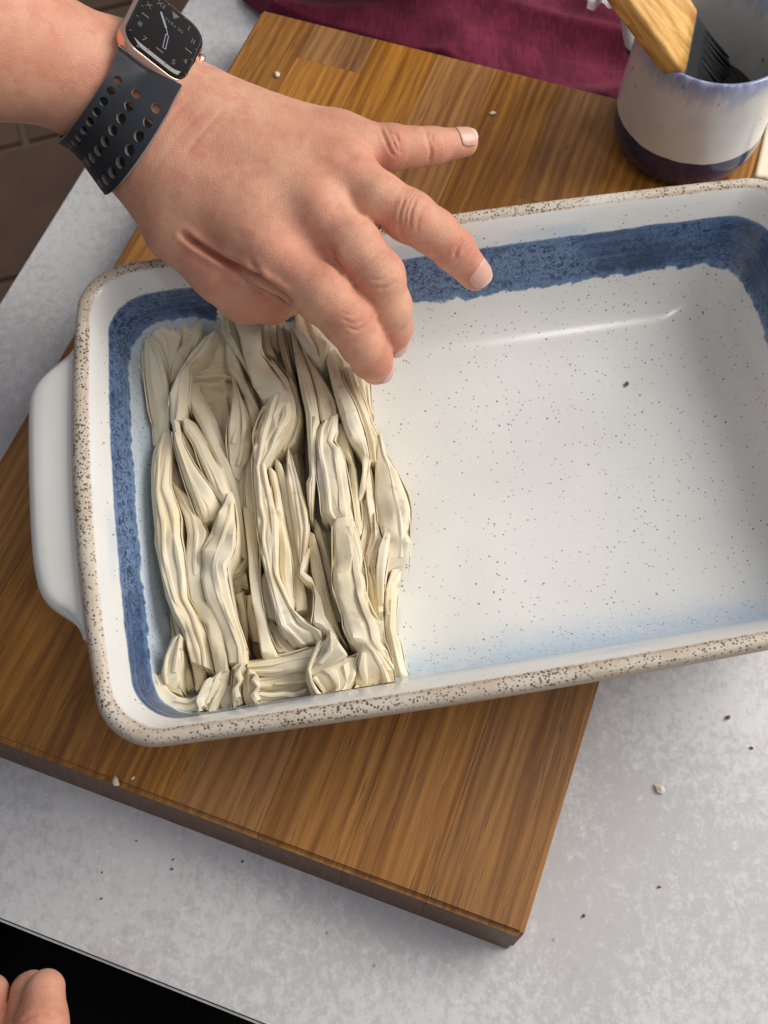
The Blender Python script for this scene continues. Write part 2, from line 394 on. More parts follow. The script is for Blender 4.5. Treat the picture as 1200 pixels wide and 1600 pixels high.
wt = bm_obj("worktop", bm, [MW, MEDGE])
tag(wt, kind='structure')
# cabinet below, set back under the worktop
cx0 = K + (fr - K) * .03 + (lf - K) * .03
cpoly = [cx0, cx0 + (fr - K) * .9, cx0 + (fr - K) * .9 + (lf - K) * .9, cx0 + (lf - K) * .9]
bm = bmesh.new()
vb = [bm.verts.new((*p, -0.895)) for p in cpoly]; vt = [bm.verts.new((*p, -0.040)) for p in cpoly]
for i in range(4): bm.faces.new((vb[i], vb[(i + 1) % 4], vt[(i + 1) % 4], vt[i]))
bm.faces.new(vt)
tag(bm_obj("base_cabinet", bm, MBLACK), kind='structure')
# tiled floor
fl = mesh("floor", [(-3, -3, -.906), (3, -3, -.906), (3, 3, -.906), (-3, 3, -.906)], [(0, 1, 2, 3)], MGROUT)
tag(fl, kind='structure')
ang = 0.30
g0 = W(40, 225, -.9)
ca, sa = math.cos(ang), math.sin(ang)
TS = .30; random.seed(4)
tme = None
for i in range(-5, 3):
    for j in range(-4, 4):
        cxp = (i + .5) * TS + (.5 * TS if j % 2 else 0); cyp = (j + .5) * TS
        x, y = g0[0] + cxp * ca - cyp * sa, g0[1] + cxp * sa + cyp * ca
        q = PX([(x, y, -.9)])[0]
        if not (-260 < q[0] < 520 and -260 < q[1] < 1750): continue
        if tme is None:
            bm = bmesh.new(); bmesh.ops.create_cube(bm, size=1)
            for v in bm.verts: v.co = Vector((v.co.x * (TS - .012), v.co.y * (TS - .012), v.co.z * .010))
            bmesh.ops.bevel(bm, geom=[e for e in bm.edges if all(v.co.z > 0 for v in e.verts)], offset=.003, segments=2, affect='EDGES')
            tme = bpy.data.meshes.new("tile"); bm.to_mesh(tme); bm.free(); tme.materials.append(MTILE)
        o = bpy.data.objects.new("tile", tme); COL.objects.link(o); o.parent = fl
        o.location = (x, y, -.904 + random.uniform(-.0006, .0006)); o.rotation_euler = (0, 0, ang)

# ---------------------------------------------------------------- chopping board of glued oak staves
ZB = .032
BA = -.3676
bc = [W(-212, 1078, ZB), W(818, 1465, ZB), W(1194, 208, ZB), W(410, 13, ZB)]   # BL BR TR TL
bo = np.mean(bc, axis=0)
board = empty("chopping_board", (bo[0], bo[1], 0), BA)
tag(board, "thick oiled oak chopping board of glued staves lying under the baking dish", "chopping board")
cb, sb_ = math.cos(-BA), math.sin(-BA)
def toloc(p):
    x, y = p[0] - bo[0], p[1] - bo[1]
    return np.array([x * cb - y * sb_, x * sb_ + y * cb])
lc = [toloc(p) for p in bc]
def bil(s, t):
    return (lc[0] * (1 - s) + lc[1] * s) * (1 - t) + (lc[3] * (1 - s) + lc[2] * s) * t
NS = 8
random.seed(11)
cuts = [.62, .93, .30, .72, .47, .80, .55, .305]
edges_s = [0, .115, .245, .37, .49, .62, .745, .865, 1]
for k in range(NS):
    s0, s1 = edges_s[k], edges_s[k + 1]
    spans = [(0, cuts[k]), (cuts[k], 1)]
    for (t0, t1) in spans:
        bm = bmesh.new()
        gs, gt = .00009 / .33, .00009 / .48
        q = [bil(s0 + (0 if k == 0 else gs), t0 + (0 if t0 == 0 else gt)), bil(s1 - (0 if k == NS - 1 else gs), t0 + (0 if t0 == 0 else gt)),
             bil(s1 - (0 if k == NS - 1 else gs), t1 - (0 if t1 == 1 else gt)), bil(s0 + (0 if k == 0 else gs), t1 - (0 if t1 == 1 else gt))]
        dz = random.uniform(-.00008, .00008)
        qb = [p + (np.array([0, -.0055]) if (t0 == 0 and i < 2) else 0) for i, p in enumerate(q)]
        vb = [bm.verts.new((*p, .0006)) for p in qb]; vt = [bm.verts.new((*p, ZB + dz)) for p in q]
        bm.faces.new(vt); bm.faces.new(vb[::-1])
        sides = []
        for i in range(4): sides.append(bm.faces.new((vb[i], vb[(i + 1) % 4], vt[(i + 1) % 4], vt[i])))
        outer = [t0 == 0, k == NS - 1, t1 == 1, k == 0]
        ed = []
        for i in range(4):
            if outer[i]:
                ed += [e for e in bm.edges if set(e.verts) == {vt[i], vt[(i + 1) % 4]}]
                if outer[(i + 1) % 4]: ed += [e for e in bm.edges if set(e.verts) == {vt[(i + 1) % 4], vb[(i + 1) % 4]}]
        if ed: bmesh.ops.bevel(bm, geom=ed, offset=.0022, segments=3, affect='EDGES')
        o = bm_obj("stave", bm, MWOOD, board, local=True)

# ---------------------------------------------------------------- baking dish
ZR, ZF = .110, .040
TD = .1522
du = np.array([math.cos(TD), math.sin(TD)]); dn = np.array([-du[1], du[0]])
UL, UR, NB, NTP = -.0980, .258, .0895, .3235
ca_, cb2 = (UR - UL) / 2, (NTP - NB) / 2
DC = du * (UL + UR) / 2 + dn * (NB + NTP) / 2
dish = empty("baking_dish", (DC[0], DC[1], ZB), TD)
tag(dish, "deep rectangular white stoneware baking dish with speckled glaze and a brushed blue band", "baking dish")
def outline(off, n_side=40, n_c=14, R0=.021):
    """closed ring of the dish at inset off from the rim, in the dish's own axes"""
    a, b = ca_ - off, cb2 - off
    R = max(R0 - off * .18 + (off > .02) * (off - .02) * .55, .012)
    pts = []
    def seg(p, q, n):
        for i in range(n): pts.append(p + (q - p) * i / n)
    C = [np.array([a - R, -b + R]), np.array([a - R, b - R]), np.array([-a + R, b - R]), np.array([-a + R, -b + R])]
    for k, (c0, st) in enumerate(zip(C, (-math.pi / 2, 0, math.pi / 2, math.pi))):
        for i in range(n_c):
            an = st + (math.pi / 2) * i / n_c
            pts.append(c0 + R * np.array([math.cos(an), math.sin(an)]))
        an = st + math.pi / 2
        nx = C[(k + 1) % 4] + R * np.array([math.cos(an), math.sin(an)])
        seg(c0 + R * np.array([math.cos(an), math.sin(an)]), nx, n_side)
    P = np.array(pts)
    fade = max(0, 1 - off / .05)
    bx = np.clip(1 - (P[:, 0] / ca_) ** 2, 0, 1); by = np.clip(1 - (P[:, 1] / cb2) ** 2, 0, 1)
    P[:, 1] += np.sign(P[:, 1]) * bx * np.clip(np.abs(P[:, 1]) / cb2, 0, 1) ** 6 * .0042 * fade
    P[:, 0] += np.sign(P[:, 0]) * by * np.clip(np.abs(P[:, 0]) / ca_, 0, 1) ** 6 * (np.where(P[:, 0] < 0, .0085, .004)) * fade
    return P
prof = [  # inset (mm), height (mm), depth attribute (mm along the surface; 0 = inner edge of the rim)
    (60, 33.0, -120), (27, 32.6, -95), (23.5, 33.2, -92), (20, 38, -80), (14, 60, -60), (9, 85, -35), (6.5, 96, -22), (5.6, 98.6, -18), (3.2, 99.6, -15.5), (1.0, 100.6, -13),
    (0, 104, -11), (-.2, 106, -9), (.4, 107.9, -7.2), (1.4, 109.4, -5.2), (2.8, 110.0, -3.4), (4.2, 109.7, -1.6), (5.5, 108.7, 0),
    (6.8, 106.9, 2), (8.6, 103, 5.8), (11.4, 97, 11.4), (14.2, 88.4, 20.6), (16.6, 78.4, 30.6), (19.4, 68, 41.4), (23, 59, 51), (28, 52, 59.6), (34, 47.2, 67.4), (41, 44, 75),
    (49, 42.2, 83.2), (57, 41.1, 91.3), (66, 40.4, 100)]
V, D, FR, LE = [], [], [], []
nr = None
rings = []
for off, z, d in prof:
    P = outline(off / 1000)
    nr = len(P); rings.append(P)
    for p in P:
        wob = mnoise.noise(Vector((p[0] * 9, p[1] * 9, 3.3)))
        rimk = math.exp(-((d + 3) / 14) ** 2)
        V.append((p[0], p[1], z / 1000 - ZB + wob * .0011 * rimk))
        D.append(d)
        FR.append(float(np.clip((-p[1] - .045) / .03, 0, 1)) * float(np.clip((p[0] + .115) / .04, 0, 1)))
        LE.append(float(np.clip((-p[0] - .095) / .035, 0, 1)))
V = np.array(V); n0 = len(prof)
F = []
for j in range(n0 - 1):
    for i in range(nr):
        a, b = j * nr + i, j * nr + (i + 1) % nr
        F.append((a, b, b + nr, a + nr))
# floor inside: concentric rings to the middle
base_i = (n0 - 1) * nr
cur = base_i; Vl = list(V)
for q in range(1, 9):
    k = 1 - q / 9
    st = len(Vl)
    for i in range(nr):
        p = rings[-1][i]
        Vl.append((p[0] * k + 0, p[1] * k, .0404 - ZB + .0)); D.append(100 + 60 * (1 - k)); FR.append(0 if k < .85 else FR[base_i + i] * (k - .85) / .15); LE.append(LE[base_i + i] * k)
    for i in range(nr):
        F.append((cur + i, cur + (i + 1) % nr, st + (i + 1) % nr, st + i))
    cur = st
F.append(tuple(cur + i for i in range(nr)))
F.append(tuple(range(nr))[::-1])
bowl = mesh("bowl", Vl, F, MGL, dish, local=True)
fattr(bowl, 'depth', D); fattr(bowl, 'front', FR); fattr(bowl, 'left', LE)
# moulded end handle, a thick flat lug below the rim
hp = [(120, 540), (110, 558), (70, 592), (51, 616), (46, 650), (46, 740), (49, 830), (55, 895), (68, 938), (96, 962), (118, 974), (132, 1000)]
inw = [(135, 984), (127, 780), (128, 548)]
def cm(Q, n):
    Q = np.array(Q, float); out = []
    for i in range(len(Q) - 1):
        p0, p1, p2, p3 = Q[max(i - 1, 0)], Q[i], Q[i + 1], Q[min(i + 2, len(Q) - 1)]
        for t in np.linspace(0, 1, n, endpoint=False):
            out.append(.5 * ((2 * p1) + (-p0 + p2) * t + (2 * p0 - 5 * p1 + 4 * p2 - p3) * t * t + (-p0 + 3 * p1 - 3 * p2 + p3) * t ** 3))
    out.append(Q[-1]); return np.array(out)
hl = []
ct, st_ = math.cos(-TD), math.sin(-TD)
for x, y in cm(hp, 5):
    q = W(x, y, .0975)[:2] - DC
    hl.append((q[0] * ct - q[1] * st_, q[0] * st_ + q[1] * ct))
hl = np.array(hl); hl = hl[np.argsort(hl[:, 1])]
ys = np.linspace(hl[0, 1], hl[-1, 1], 72)
ox = np.interp(ys, hl[:, 1], hl[:, 0])
ox = np.convolve(np.pad(ox, 2, mode='edge'), [.1, .2, .4, .2, .1], mode='valid')
V = []
for y, xo in zip(ys, ox):
    bxx = -ca_ - max(0, 1 - (y / cb2) ** 2) * .0085
    e = max(bxx - xo, .0006)
    rr = min(1, e / .012)
    for fx, z in ((-.0045, .1035), (-.0010, .1040), (.30 * e, .1037), (.62 * e, .1034), (e - .0045 * rr, .1030), (e - .0018 * rr, .1018), (e - .0004 * rr, .0995), (e, .0965), (e - .0006 * rr, .0930), (e - .0028 * rr, .0900), (e - .006 * rr, .0885), (.3 * e, .0880), (-.0020, .0850), (-.0045, .0850)):
        V.append((bxx - fx, y, z - (1 - rr) * (z - .096) * .5 - ZB))
F = grid_faces(len(ys), 14)
F.append(tuple(range(14))); F.append(tuple((len(ys) - 1) * 14 + k for k in range(14))[::-1])
hd = mesh("handle", V, F, MGL, dish, local=True)
fattr(hd, 'depth', [-40] * len(V)); fattr(hd, 'front', [0] * len(V)); fattr(hd, 'left', [0] * len(V))
# ---------------------------------------------------------------- mug with brush
MX, MY = .1865, .4570
mug = empty("mug", (MX, MY, ZB))
tag(mug, "white stoneware mug with dark blue base and blue washed rim holding a pastry brush", "mug")
mp = [(0, .0), (.034, .0), (.0375, .0008), (.0405, .004), (.0432, .010), (.0444, .018), (.0443, .021), (.0440, .030), (.0436, .045), (.0432, .060), (.0430, .072), (.0432, .0785), (.0426, .0806), (.0414, .0811), (.0402, .0804), (.0396, .078),
      (.0394, .060), (.0396, .040), (.0394, .020), (.036, .008), (.030, .005), (0, .005)]
V, F = lathe(mp, 96)
mesh("body", V, F, MMUG, mug, local=True)
# handle: swept D-shaped strap on the far left side
ha = math.radians(116)
hv = np.array([math.cos(ha), math.sin(ha)]); hs_ = np.array([-hv[1], hv[0]])
path = cm([(.0405, .066), (.054, .0705), (.067, .066), (.0715, .052), (.068, .036), (.056, .024), (.0415, .022)], 6)
V, F = [], []
ns = 14
for i, (r_, z_) in enumerate(path):
    t_ = path[min(i + 1, len(path) - 1)] - path[max(i - 1, 0)]; t_ /= np.linalg.norm(t_)
    n_ = np.array([t_[1], -t_[0]])
    for k in range(ns):
        a = 2 * math.pi * k / ns
        w_, h_ = math.cos(a) * .0085, math.sin(a) * .0048
        r2, z2 = r_ + n_[0] * h_, z_ + n_[1] * h_
        p = hv * r2 + hs_ * w_
        V.append((p[0], p[1], z2))
F = grid_faces(len(path), ns, wrap_v=True)
mesh("handle", V, F, MMUG, mug, local=True)
# butter in the mug
V, F = lathe([(0, 0), (.020, 0), (.037, 0), (.0392, .0005), (.0390, -.004), (0, -.004)], 64)
ob = mesh("melted_butter", V, F, MOIL); ob.location = (MX, MY, ZB + .030)
tag(ob, "dark glossy melted butter lying low inside the mug", "butter")
# pastry brush
brush = empty("pastry_brush", tuple(W(1090, 74, .112)))
tag(brush, "flat wooden handled pastry brush standing in the mug with dark bristles down", "pastry brush")
E1, E2 = W(1108, 31, .1165), W(1071, 117, .1125)
E3 = W(1034, 104, .1105)
AX = W(1008, -30, .168) - W(1090, 74, .1145); AX /= np.linalg.norm(AX)
wv = E1 - E2; th = E3 - E2
wv = wv - AX * (wv @ AX); th = th - AX * (th @ AX); th = th - wv * (th @ wv) / (wv @ wv)
wl, tl = np.linalg.norm(wv), np.linalg.norm(th)
def block(a0, a1, w0, w1, t0, t1, nseg, shape, sec=28, rnd=.22):
    V, A, AC, AL = [], [], [], []
    for i in range(nseg + 1):
        u = i / nseg; s = shape(u)
        for k in range(sec):
            an = 2 * math.pi * k / sec
            x = np.sign(math.cos(an)) * abs(math.cos(an)) ** rnd; y = np.sign(math.sin(an)) * abs(math.sin(an)) ** rnd
            V.append(E2 + AX * (a0 + (a1 - a0) * u) + wv * (.5 + x * .5 * (w0 + (w1 - w0) * u) * s) + th * (.5 + y * .5 * (t0 + (t1 - t0) * u) * s))
            AC.append(x * .5 + y * .25); AL.append(a0 * 30 + (a1 - a0) * u * 30)
            A.append(1.0 if y > -.5 and abs(x) > .3 and y > .2 else 0.0)
    F = grid_faces(nseg + 1, sec, wrap_v=True)
    F.append(tuple(range(sec))); F.append(tuple(nseg * sec + k for k in range(sec))[::-1])
    return V, F, (A, AC, AL)
V, F, A = block(.0, .150, 1.0, .52, 1.0, .92, 18, lambda u: (.955 + .045 * min(1, u * 18)) * (1 - .25 * max(0, u - .93) / .07))
bh = mesh("wooden_handle", V, F, MBW, brush); fattr(bh, 'side', A[0]); fattr(bh, 'across', A[1]); fattr(bh, 'along', A[2])
V, F, A = block(-.022, -.0004, .93, .95, .62, .72, 4, lambda u: 1.0)
mesh("ferrule", V, F, MBRIS, brush)
random.seed(3)
V, F = [], []
for i in range(26):
    for j in range(8):
        x, y = (i + .5) / 26 * .88 + .06 + random.uniform(-.01, .01), (j + .5) / 8 * .56 + .22 + random.uniform(-.02, .02)
        b0 = E2 + wv * x + th * y - AX * .0215
        b1 = E2 + wv * (x + (x - .5) * .1) + th * (y + random.uniform(-.1, .1)) - AX * (.060 + random.uniform(-.003, .003))
        st = len(V)
        for b_, rr in ((b0, .0010), (b1, .0006)):
            for k in range(5):
                an = 2 * math.pi * k / 5
                V.append(b_ + wv / wl * rr * math.cos(an) + th / tl * rr * math.sin(an))
        for k in range(5): F.append((st + k, st + (k + 1) % 5, st + 5 + (k + 1) % 5, st + 5 + k))
        F.append(tuple(st + 5 + k for k in range(5)))
tag(mesh("bristles", V, F, MBRIS, brush), kind='stuff')

# ---------------------------------------------------------------- burgundy cloth behind the board
def sheet(fn, nu, nv):
    V = [fn(i / (nu - 1), j / (nv - 1)) for i in range(nu) for j in range(nv)]
    return V, grid_faces(nu, nv)
c00, c10, c01, c11 = W(404, 40, 0)[:2], W(1215, 300, 0)[:2], W(366, -42, 0)[:2], W(1420, -160, 0)[:2]
def cl(u, v):
    p = (c00 * (1 - u) + c10 * u) * (1 - v) + (c01 * (1 - u) + c11 * u) * v
    p = p + np.array([.004, 0]) * math.sin(9 * v + 1) * (1 - u)
    x, y = p[0] * 26, p[1] * 26
    z = .010 + .0065 * mnoise.noise(Vector((x * .45 + y * .4, y * .7 - x * .25, .7))) + .0022 * mnoise.noise(Vector((x * 1.0, y * 1.5, 4)))
    rid = 1 - abs(mnoise.noise(Vector((x * .22 - y * .15 + 3.1, y * .5 + x * .16, 9))))
    z += .013 * (max(0, rid - .74) / .26) ** 1.3
    e = min(1, min(u, 1 - u, v, 1 - v) / .03)
    return (p[0], p[1], max(.0012, z * (.25 + .75 * e)))
V, F = sheet(cl, 200, 110)
cloth = mesh("tea_towel", V, F, MCL)
so = cloth.modifiers.new("solidify", 'SOLIDIFY'); so.thickness = .0009; so.offset = 1
tag(cloth, "rumpled burgundy cotton tea towel spread behind the chopping board", "tea towel")

# grey bowl whose foot just enters the picture above the board
bq = W(650, 5, .021)
bprof = [(0, 0), (.046, 0), (.0475, .001), (.047, .004), (.060, .012), (.074, .030), (.081, .052), (.082, .054), (.080, .0545), (.072, .034), (.056, .015), (.03, .008), (0, .007)]
V, F = lathe(bprof, 72)
gb = mesh("bowl", V, F, MGREY)
gb.location = (bq[0] + .012, bq[1] + .0705, .0155)
tag(gb, "grey bowl on the burgundy towel, only its lower edge showing at the top", "bowl")

# stack of flat pastry sheets right of the mug
s00, s10, s01, s11 = W(1172, 292, .012)[:2], W(1420, 330, .012)[:2], W(1203, 150, .012)[:2], W(1460, 150, .012)[:2]
stack = empty("pastry_stack", (*s00, .012))
tag(stack, "cream stack of unused flat pastry sheets lying right of the mug", "pastry")
random.seed(8)
for k in range(6):
    o_ = np.array([random.uniform(-.002, .002), random.uniform(-.002, .002)])
    def stf(u, v, k=k, o_=o_):
        p = (s00 * (1 - u) + s10 * u) * (1 - v) + (s01 * (1 - u) + s11 * u) * v + o_
        e = math.exp(-min(u, 1 - u, v, 1 - v) * 26)
        z = .0150 + k * .0012 + .0016 * (k / 5) * e * mnoise.noise(Vector((p[0] * 60, p[1] * 60, k))) + .0018 * mnoise.noise(Vector((p[0] * 24, p[1] * 24, k * .3)))
        return (p[0], p[1], z)
    V, F = sheet(stf, 46, 26)
    o = mesh("sheet", V, F, MP, stack)
    so = o.modifiers.new("solidify", 'SOLIDIFY'); so.thickness = .0005
# crumpled clear wrap
pq = W(966, 0, .02)
def wr(u, v):
    x, y = (u - .5) * .040, (v - .5) * .075 + .022
    z = .014 + .016 * abs(mnoise.noise(Vector((x * 55, y * 55, 2)))) + .008 * mnoise.noise(Vector((x * 130, y * 130, 5)))
    return (pq[0] - .004 + x + .004 * mnoise.noise(Vector((0, y * 90, 1))), pq[1] + y, max(z + .01, .004))
V, F = sheet(wr, 40, 50)
tag(mesh("plastic_wrap", V, F, MWRAP), "crumpled clear plastic wrap on the burgundy towel left of the mug", "plastic wrap")

# ---------------------------------------------------------------- crumbs
def crumb(name, px, py, z, r, m, label, cat, flat=.45, seed=0):
    q = W(px, py, z)
    bm = bmesh.new(); bmesh.ops.create_icosphere(bm, subdivisions=2, radius=r)
    for v in bm.verts:
        k = 1 + .55 * mnoise.noise(v.co / r * 1.1 + Vector((seed * 3.1, seed, 0)))
        v.co = Vector((v.co.x * k * 1.25, v.co.y * k * .85, v.co.z * k * flat))
    zmin = min(v.co.z for v in bm.verts)
    for v in bm.verts: v.co.z -= zmin
    o = bm_obj(name, bm, m); o.location = (q[0], q[1], z + .0001); o.rotation_euler = (0, 0, seed * 1.7)
    tag(o, label, cat, "crumbs scattered while folding the pastry")
crumb("pastry_flake", 433, 118, ZB, .0020, MFLAKE, "white pastry flake on the board near its far left corner, below the towel", "crumb", seed=1)
crumb("pastry_flake", 770, 178, ZB, .0016, MFLAKE, "small white flake on the board right of the little finger", "crumb", seed=2)
crumb("pastry_flake", 182, 1222, ZB - .0006, .0018, MFLAKE, "white flake on the near edge of the board, lower left", "crumb", .8, seed=3)
crumb("pastry_flake", 208, 1216, ZB, .0008, MFLAKE, "tiny pale flake just right of the flake on the near board edge", "crumb", seed=4)
crumb("pastry_flake", 1031, 1234, 0, .0023, MFLAKE, "largest white flake alone on the grey worktop right of the board", "crumb", seed=5)
crumb("toasted_crumb", 1137, 1122, 0, .0011, MCRUMB, "brown crumb on the grey worktop nearest the dish's front rim", "crumb", .7, seed=6)
crumb("toasted_crumb", 1174, 1169, 0, .0007, MCRUMB, "dark crumb on the worktop at the right edge of the picture", "crumb", .7, seed=7)
crumb("toasted_crumb", 912, 1431, 0, .0007, MCRUMB, "small brown crumb on the worktop close to the board's front right corner", "crumb", .7, seed=8)
crumb("toasted_crumb", 1030, 1386, 0, .0006, MCRUMB, "olive brown crumb on the worktop below the largest white flake", "crumb", .7, seed=9)
crumb("toasted_crumb", 979, 601, ZF + .0008, .0011, MCRUMB, "brown glaze spot built as a crumb, alone on the empty white floor of the dish", "crumb", .6, seed=10)  # spot in the dish's glaze, built as a separate raised crumb
for i, (a_, b_, lab) in enumerate([
        (213, 1314, "tiny dark speck on the worktop strip, nearest the board's left front edge"),
        (271, 1343, "upper of two tiny dark specks lying close together on the front worktop strip"),
        (269, 1358, "lower of two tiny dark specks lying close together on the front worktop strip"),
        (160, 1363, "tiny dark speck furthest left on the front worktop strip"),
        (159, 1404, "tiny dark speck nearest the dark front edge of the worktop"),
        (379, 1346, "tiny dark speck furthest right on the front worktop strip, close to the board")]):
    crumb("crumb_speck", a_, b_, 0, .00042 + .00008 * (i % 3), MCRUMB, lab, "crumb", .6, seed=20 + i)
# ---------------------------------------------------------------- scrunched filo
# every fold was measured as rows of (left edge, right edge) and gets its own height, width and tented section
random.seed(21)
def fold(buf, z0, z1, txt, arch=.24, skirt=.030, peak=None, zz=None, sub=4, ends=True, under=True):
    a = np.array([float(k) for k in txt.split()]).reshape(-1, 4)
    n = len(a)
    ru = random.Random(n * 31 + int(a[0, 0]) + int(a[-1, 3]))
    if under and skirt > .01 and ru.random() < .7:
        b = a.copy(); dv = b[:, 2:] - b[:, :2]; dv /= np.maximum(np.linalg.norm(dv, axis=1), 1e-6)[:, None]
        e1, e2 = ru.uniform(.5, 4), ru.uniform(.5, 4)
        b[:, :2] -= dv * e1; b[:, 2:] += dv * e2
        sh = ru.uniform(-2, 2); b[:, [1, 3]] += sh
        zb = list(np.linspace(z0, z1, n) - ru.uniform(2, 4.5)) if zz is None else [q - ru.uniform(2, 4.5) for q in zz]
        fold(buf, z0, z1, ' '.join('%.1f' % k for k in b.ravel()), arch * .5, skirt * .6, None, zb, sub, ends, False)
    if under and skirt > .01:
        wpx = np.hypot(*(a[:, 2:] - a[:, :2]).T).mean()
        if wpx > 9:
            dv = a[:, 2:] - a[:, :2]; dv /= np.maximum(np.linalg.norm(dv, axis=1), 1e-6)[:, None]
            for sg in (0, 1):
                if ru.random() < .30: continue
                g_ = np.array([ru.uniform(.6, 3.2) for _ in range(n)])[:, None]
                e_ = a[:, :2] - dv * g_ if sg == 0 else a[:, 2:] + dv * g_
                lipb = np.concatenate([e_ - dv * .8, e_ + dv * .8], 1)
                zl = np.interp(np.arange(n), np.arange(n), np.linspace(z0, z1, n) if zz is None else zz) + np.array([ru.uniform(-2.6, .2) for _ in range(n)])
                fold(buf, z0, z1, ' '.join('%.1f' % k for k in lipb[1:-1].ravel() if n > 3) if n > 4 else ' '.join('%.1f' % k for k in lipb.ravel()), .1, .016, 0, list(zl[1:-1] if n > 4 else zl), sub, ends, False)
    if under and skirt > .01 and n > 3 and np.hypot(*(a[:, 2:] - a[:, :2]).T).mean() > 17:
        zq = np.linspace(z0, z1, n) if zz is None else np.array(zz, float)
        for c0 in ([.30, .70] if ru.random() < .55 else [ru.uniform(.3, .7)]):
            if ru.random() < .2: continue
            cc = c0 + np.cumsum([ru.uniform(-.07, .07) for _ in range(n)]); cc = np.clip(cc, .2, .8)[:, None]; hw = np.array([ru.uniform(.07, .13) for _ in range(n)])[:, None]
            i0, i1 = ru.choice([(0, n), (0, n - 1), (1, n), (0, max(3, n // 2 + 1)), (n // 2 - 1, n)])
            if i1 - i0 < 3: continue
            sbp = np.concatenate([a[:, :2] + (a[:, 2:] - a[:, :2]) * (cc - hw), a[:, :2] + (a[:, 2:] - a[:, :2]) * (cc + hw)], 1)[i0:i1]
            zs = list(zq[i0:i1] + np.array([ru.uniform(.8, 2.0) for _ in range(i1 - i0)]))
            fold(buf, z0, z1, ' '.join('%.1f' % k for k in sbp.ravel()), .34, .007, None, zs, sub, True, False)
    zr_ = np.linspace(z0, z1, n) if zz is None else np.array(zz, float)
    L = np.array([W(q[0], q[1], z / 1000) for q, z in zip(a, zr_)])
    R = np.array([W(q[2], q[3], z / 1000) for q, z in zip(a, zr_)])
    def lin(Q):
        out = []
        c_ = cm(Q, sub); 
        for i in range(n - 1):
            for k in range(sub):
                t = k / sub; out.append(.6 * (Q[i] * (1 - t) + Q[i + 1] * t) + .4 * c_[i * sub + k])
        out.append(Q[-1]); return np.array(out)
    L, R = lin(L), lin(R)
    m = len(L)
    rt = np.random.RandomState(int(a[0, 0] * 7 + a[-1, 1] * 13 + n)); tl_ = np.interp(np.arange(m) / sub, np.arange(n), rt.uniform(-.0030, .0030, n)); pk_ = np.interp(np.arange(m) / sub, np.arange(n), rt.uniform(-.38, .38, n))
    pk = random.uniform(-.35, .35) if peak is None else peak
    tilt = random.uniform(-.0026, .0026)
    s = random.uniform(0, 50)
    ex = random.choice((1.1, 1.6, 2.4, 3.2, 4.5, 6.0))
    rq = np.random.RandomState(int(a[0, 1] * 5 + a[-1, 2] * 11 + n))
    rows_n = np.arange(n); at_ = np.arange(m) / sub
    b1 = np.interp(at_, rows_n, np.clip(-rq.uniform(.45, .85) + rq.uniform(-.14, .14, n), -.92, -.3))
    b2 = np.interp(at_, rows_n, np.clip(rq.uniform(.45, .85) + rq.uniform(-.14, .14, n), .3, .92))
    h1 = np.interp(at_, rows_n, np.clip(rq.uniform(.45, 1.05) + rq.uniform(-.2, .2, n), .35, 1.15))
    h2 = np.interp(at_, rows_n, np.clip(rq.uniform(.45, 1.05) + rq.uniform(-.2, .2, n), .35, 1.15))
    hv_ = np.interp(at_, rows_n, rq.uniform(.7, 1.35, n))
    rows = []
    for i in range(m):
        u = i / (m - 1); wd_ = np.linalg.norm(R[i] - L[i]); mid = (L[i] + R[i]) / 2
        pki = float(np.clip(pk * .5 + pk_[i] * .6, b1[i] + .22, b2[i] - .22)); tilt = tl_[i] * min(1, wd_ / .012)
        hgt = min(arch * wd_ * 1.15, .0058) * hv_[i]
        side = (R[i] - L[i]) / max(wd_, 1e-6)
        bx = [-1, b1[i], pki, b2[i], 1]; bh = [0, h1[i], 1, h2[i], 0]
        top = []
        for k in range(4):
            for q_ in range(3 if k < 3 else 4):
                f_ = q_ / 3
                t = bx[k] * (1 - f_) + bx[k + 1] * f_; pr = bh[k] * (1 - f_) + bh[k + 1] * f_
                if k in (0, 3): pr += .16 * math.sin(f_ * math.pi)
                p = mid + side * (t * wd_ / 2)
                q = p * 210
                w_ = .0006 * mnoise.noise(Vector((q[0] * .3, q[1] * .16, s + 9)))
                top.append(p + np.array([0, 0, hgt * (pr - .6) + tilt * t + w_]))
        k_ = min(1, wd_ / .012)
        def sk(p, sg):
            return [p + side * sg * -.0014 * k_ + np.array([0, 0, -skirt * .4]), p + side * sg * -.0050 * k_ + np.array([0, 0, -skirt])]
        l_ = sk(top[0], -1)[::-1]; r_ = sk(top[-1], 1)
        row = l_ + [top[0] + np.array([0, 0, -.0011]) + side * .0000] + top + [top[-1] + np.array([0, 0, -.0011])] + r_
        rows.append([np.array([q[0], q[1], max(q[2], ZF + .0016)]) for q in row])
    if ends:
        for e, nb in ((0, 1), (-1, -2)):
            d = np.array(rows[e]) - np.array(rows[nb])
            cap = [np.array([p[0] + dd[0] * .25, p[1] + dd[1] * .25, max(p[2] - .011, ZF + .0016)]) for p, dd in zip(rows[e], d)]
            if e == 0: rows = [cap] + rows
            else: rows = rows + [cap]
    w = len(rows[0]); st = len(buf[0])
    for r_ in rows: buf[0].extend(r_)
    for i in range(len(rows) - 1):
        for j in range(w - 1):
            buf[1].append((st + i * w + j, st + (i + 1) * w + j, st + (i + 1) * w + j + 1, st + i * w + j + 1))
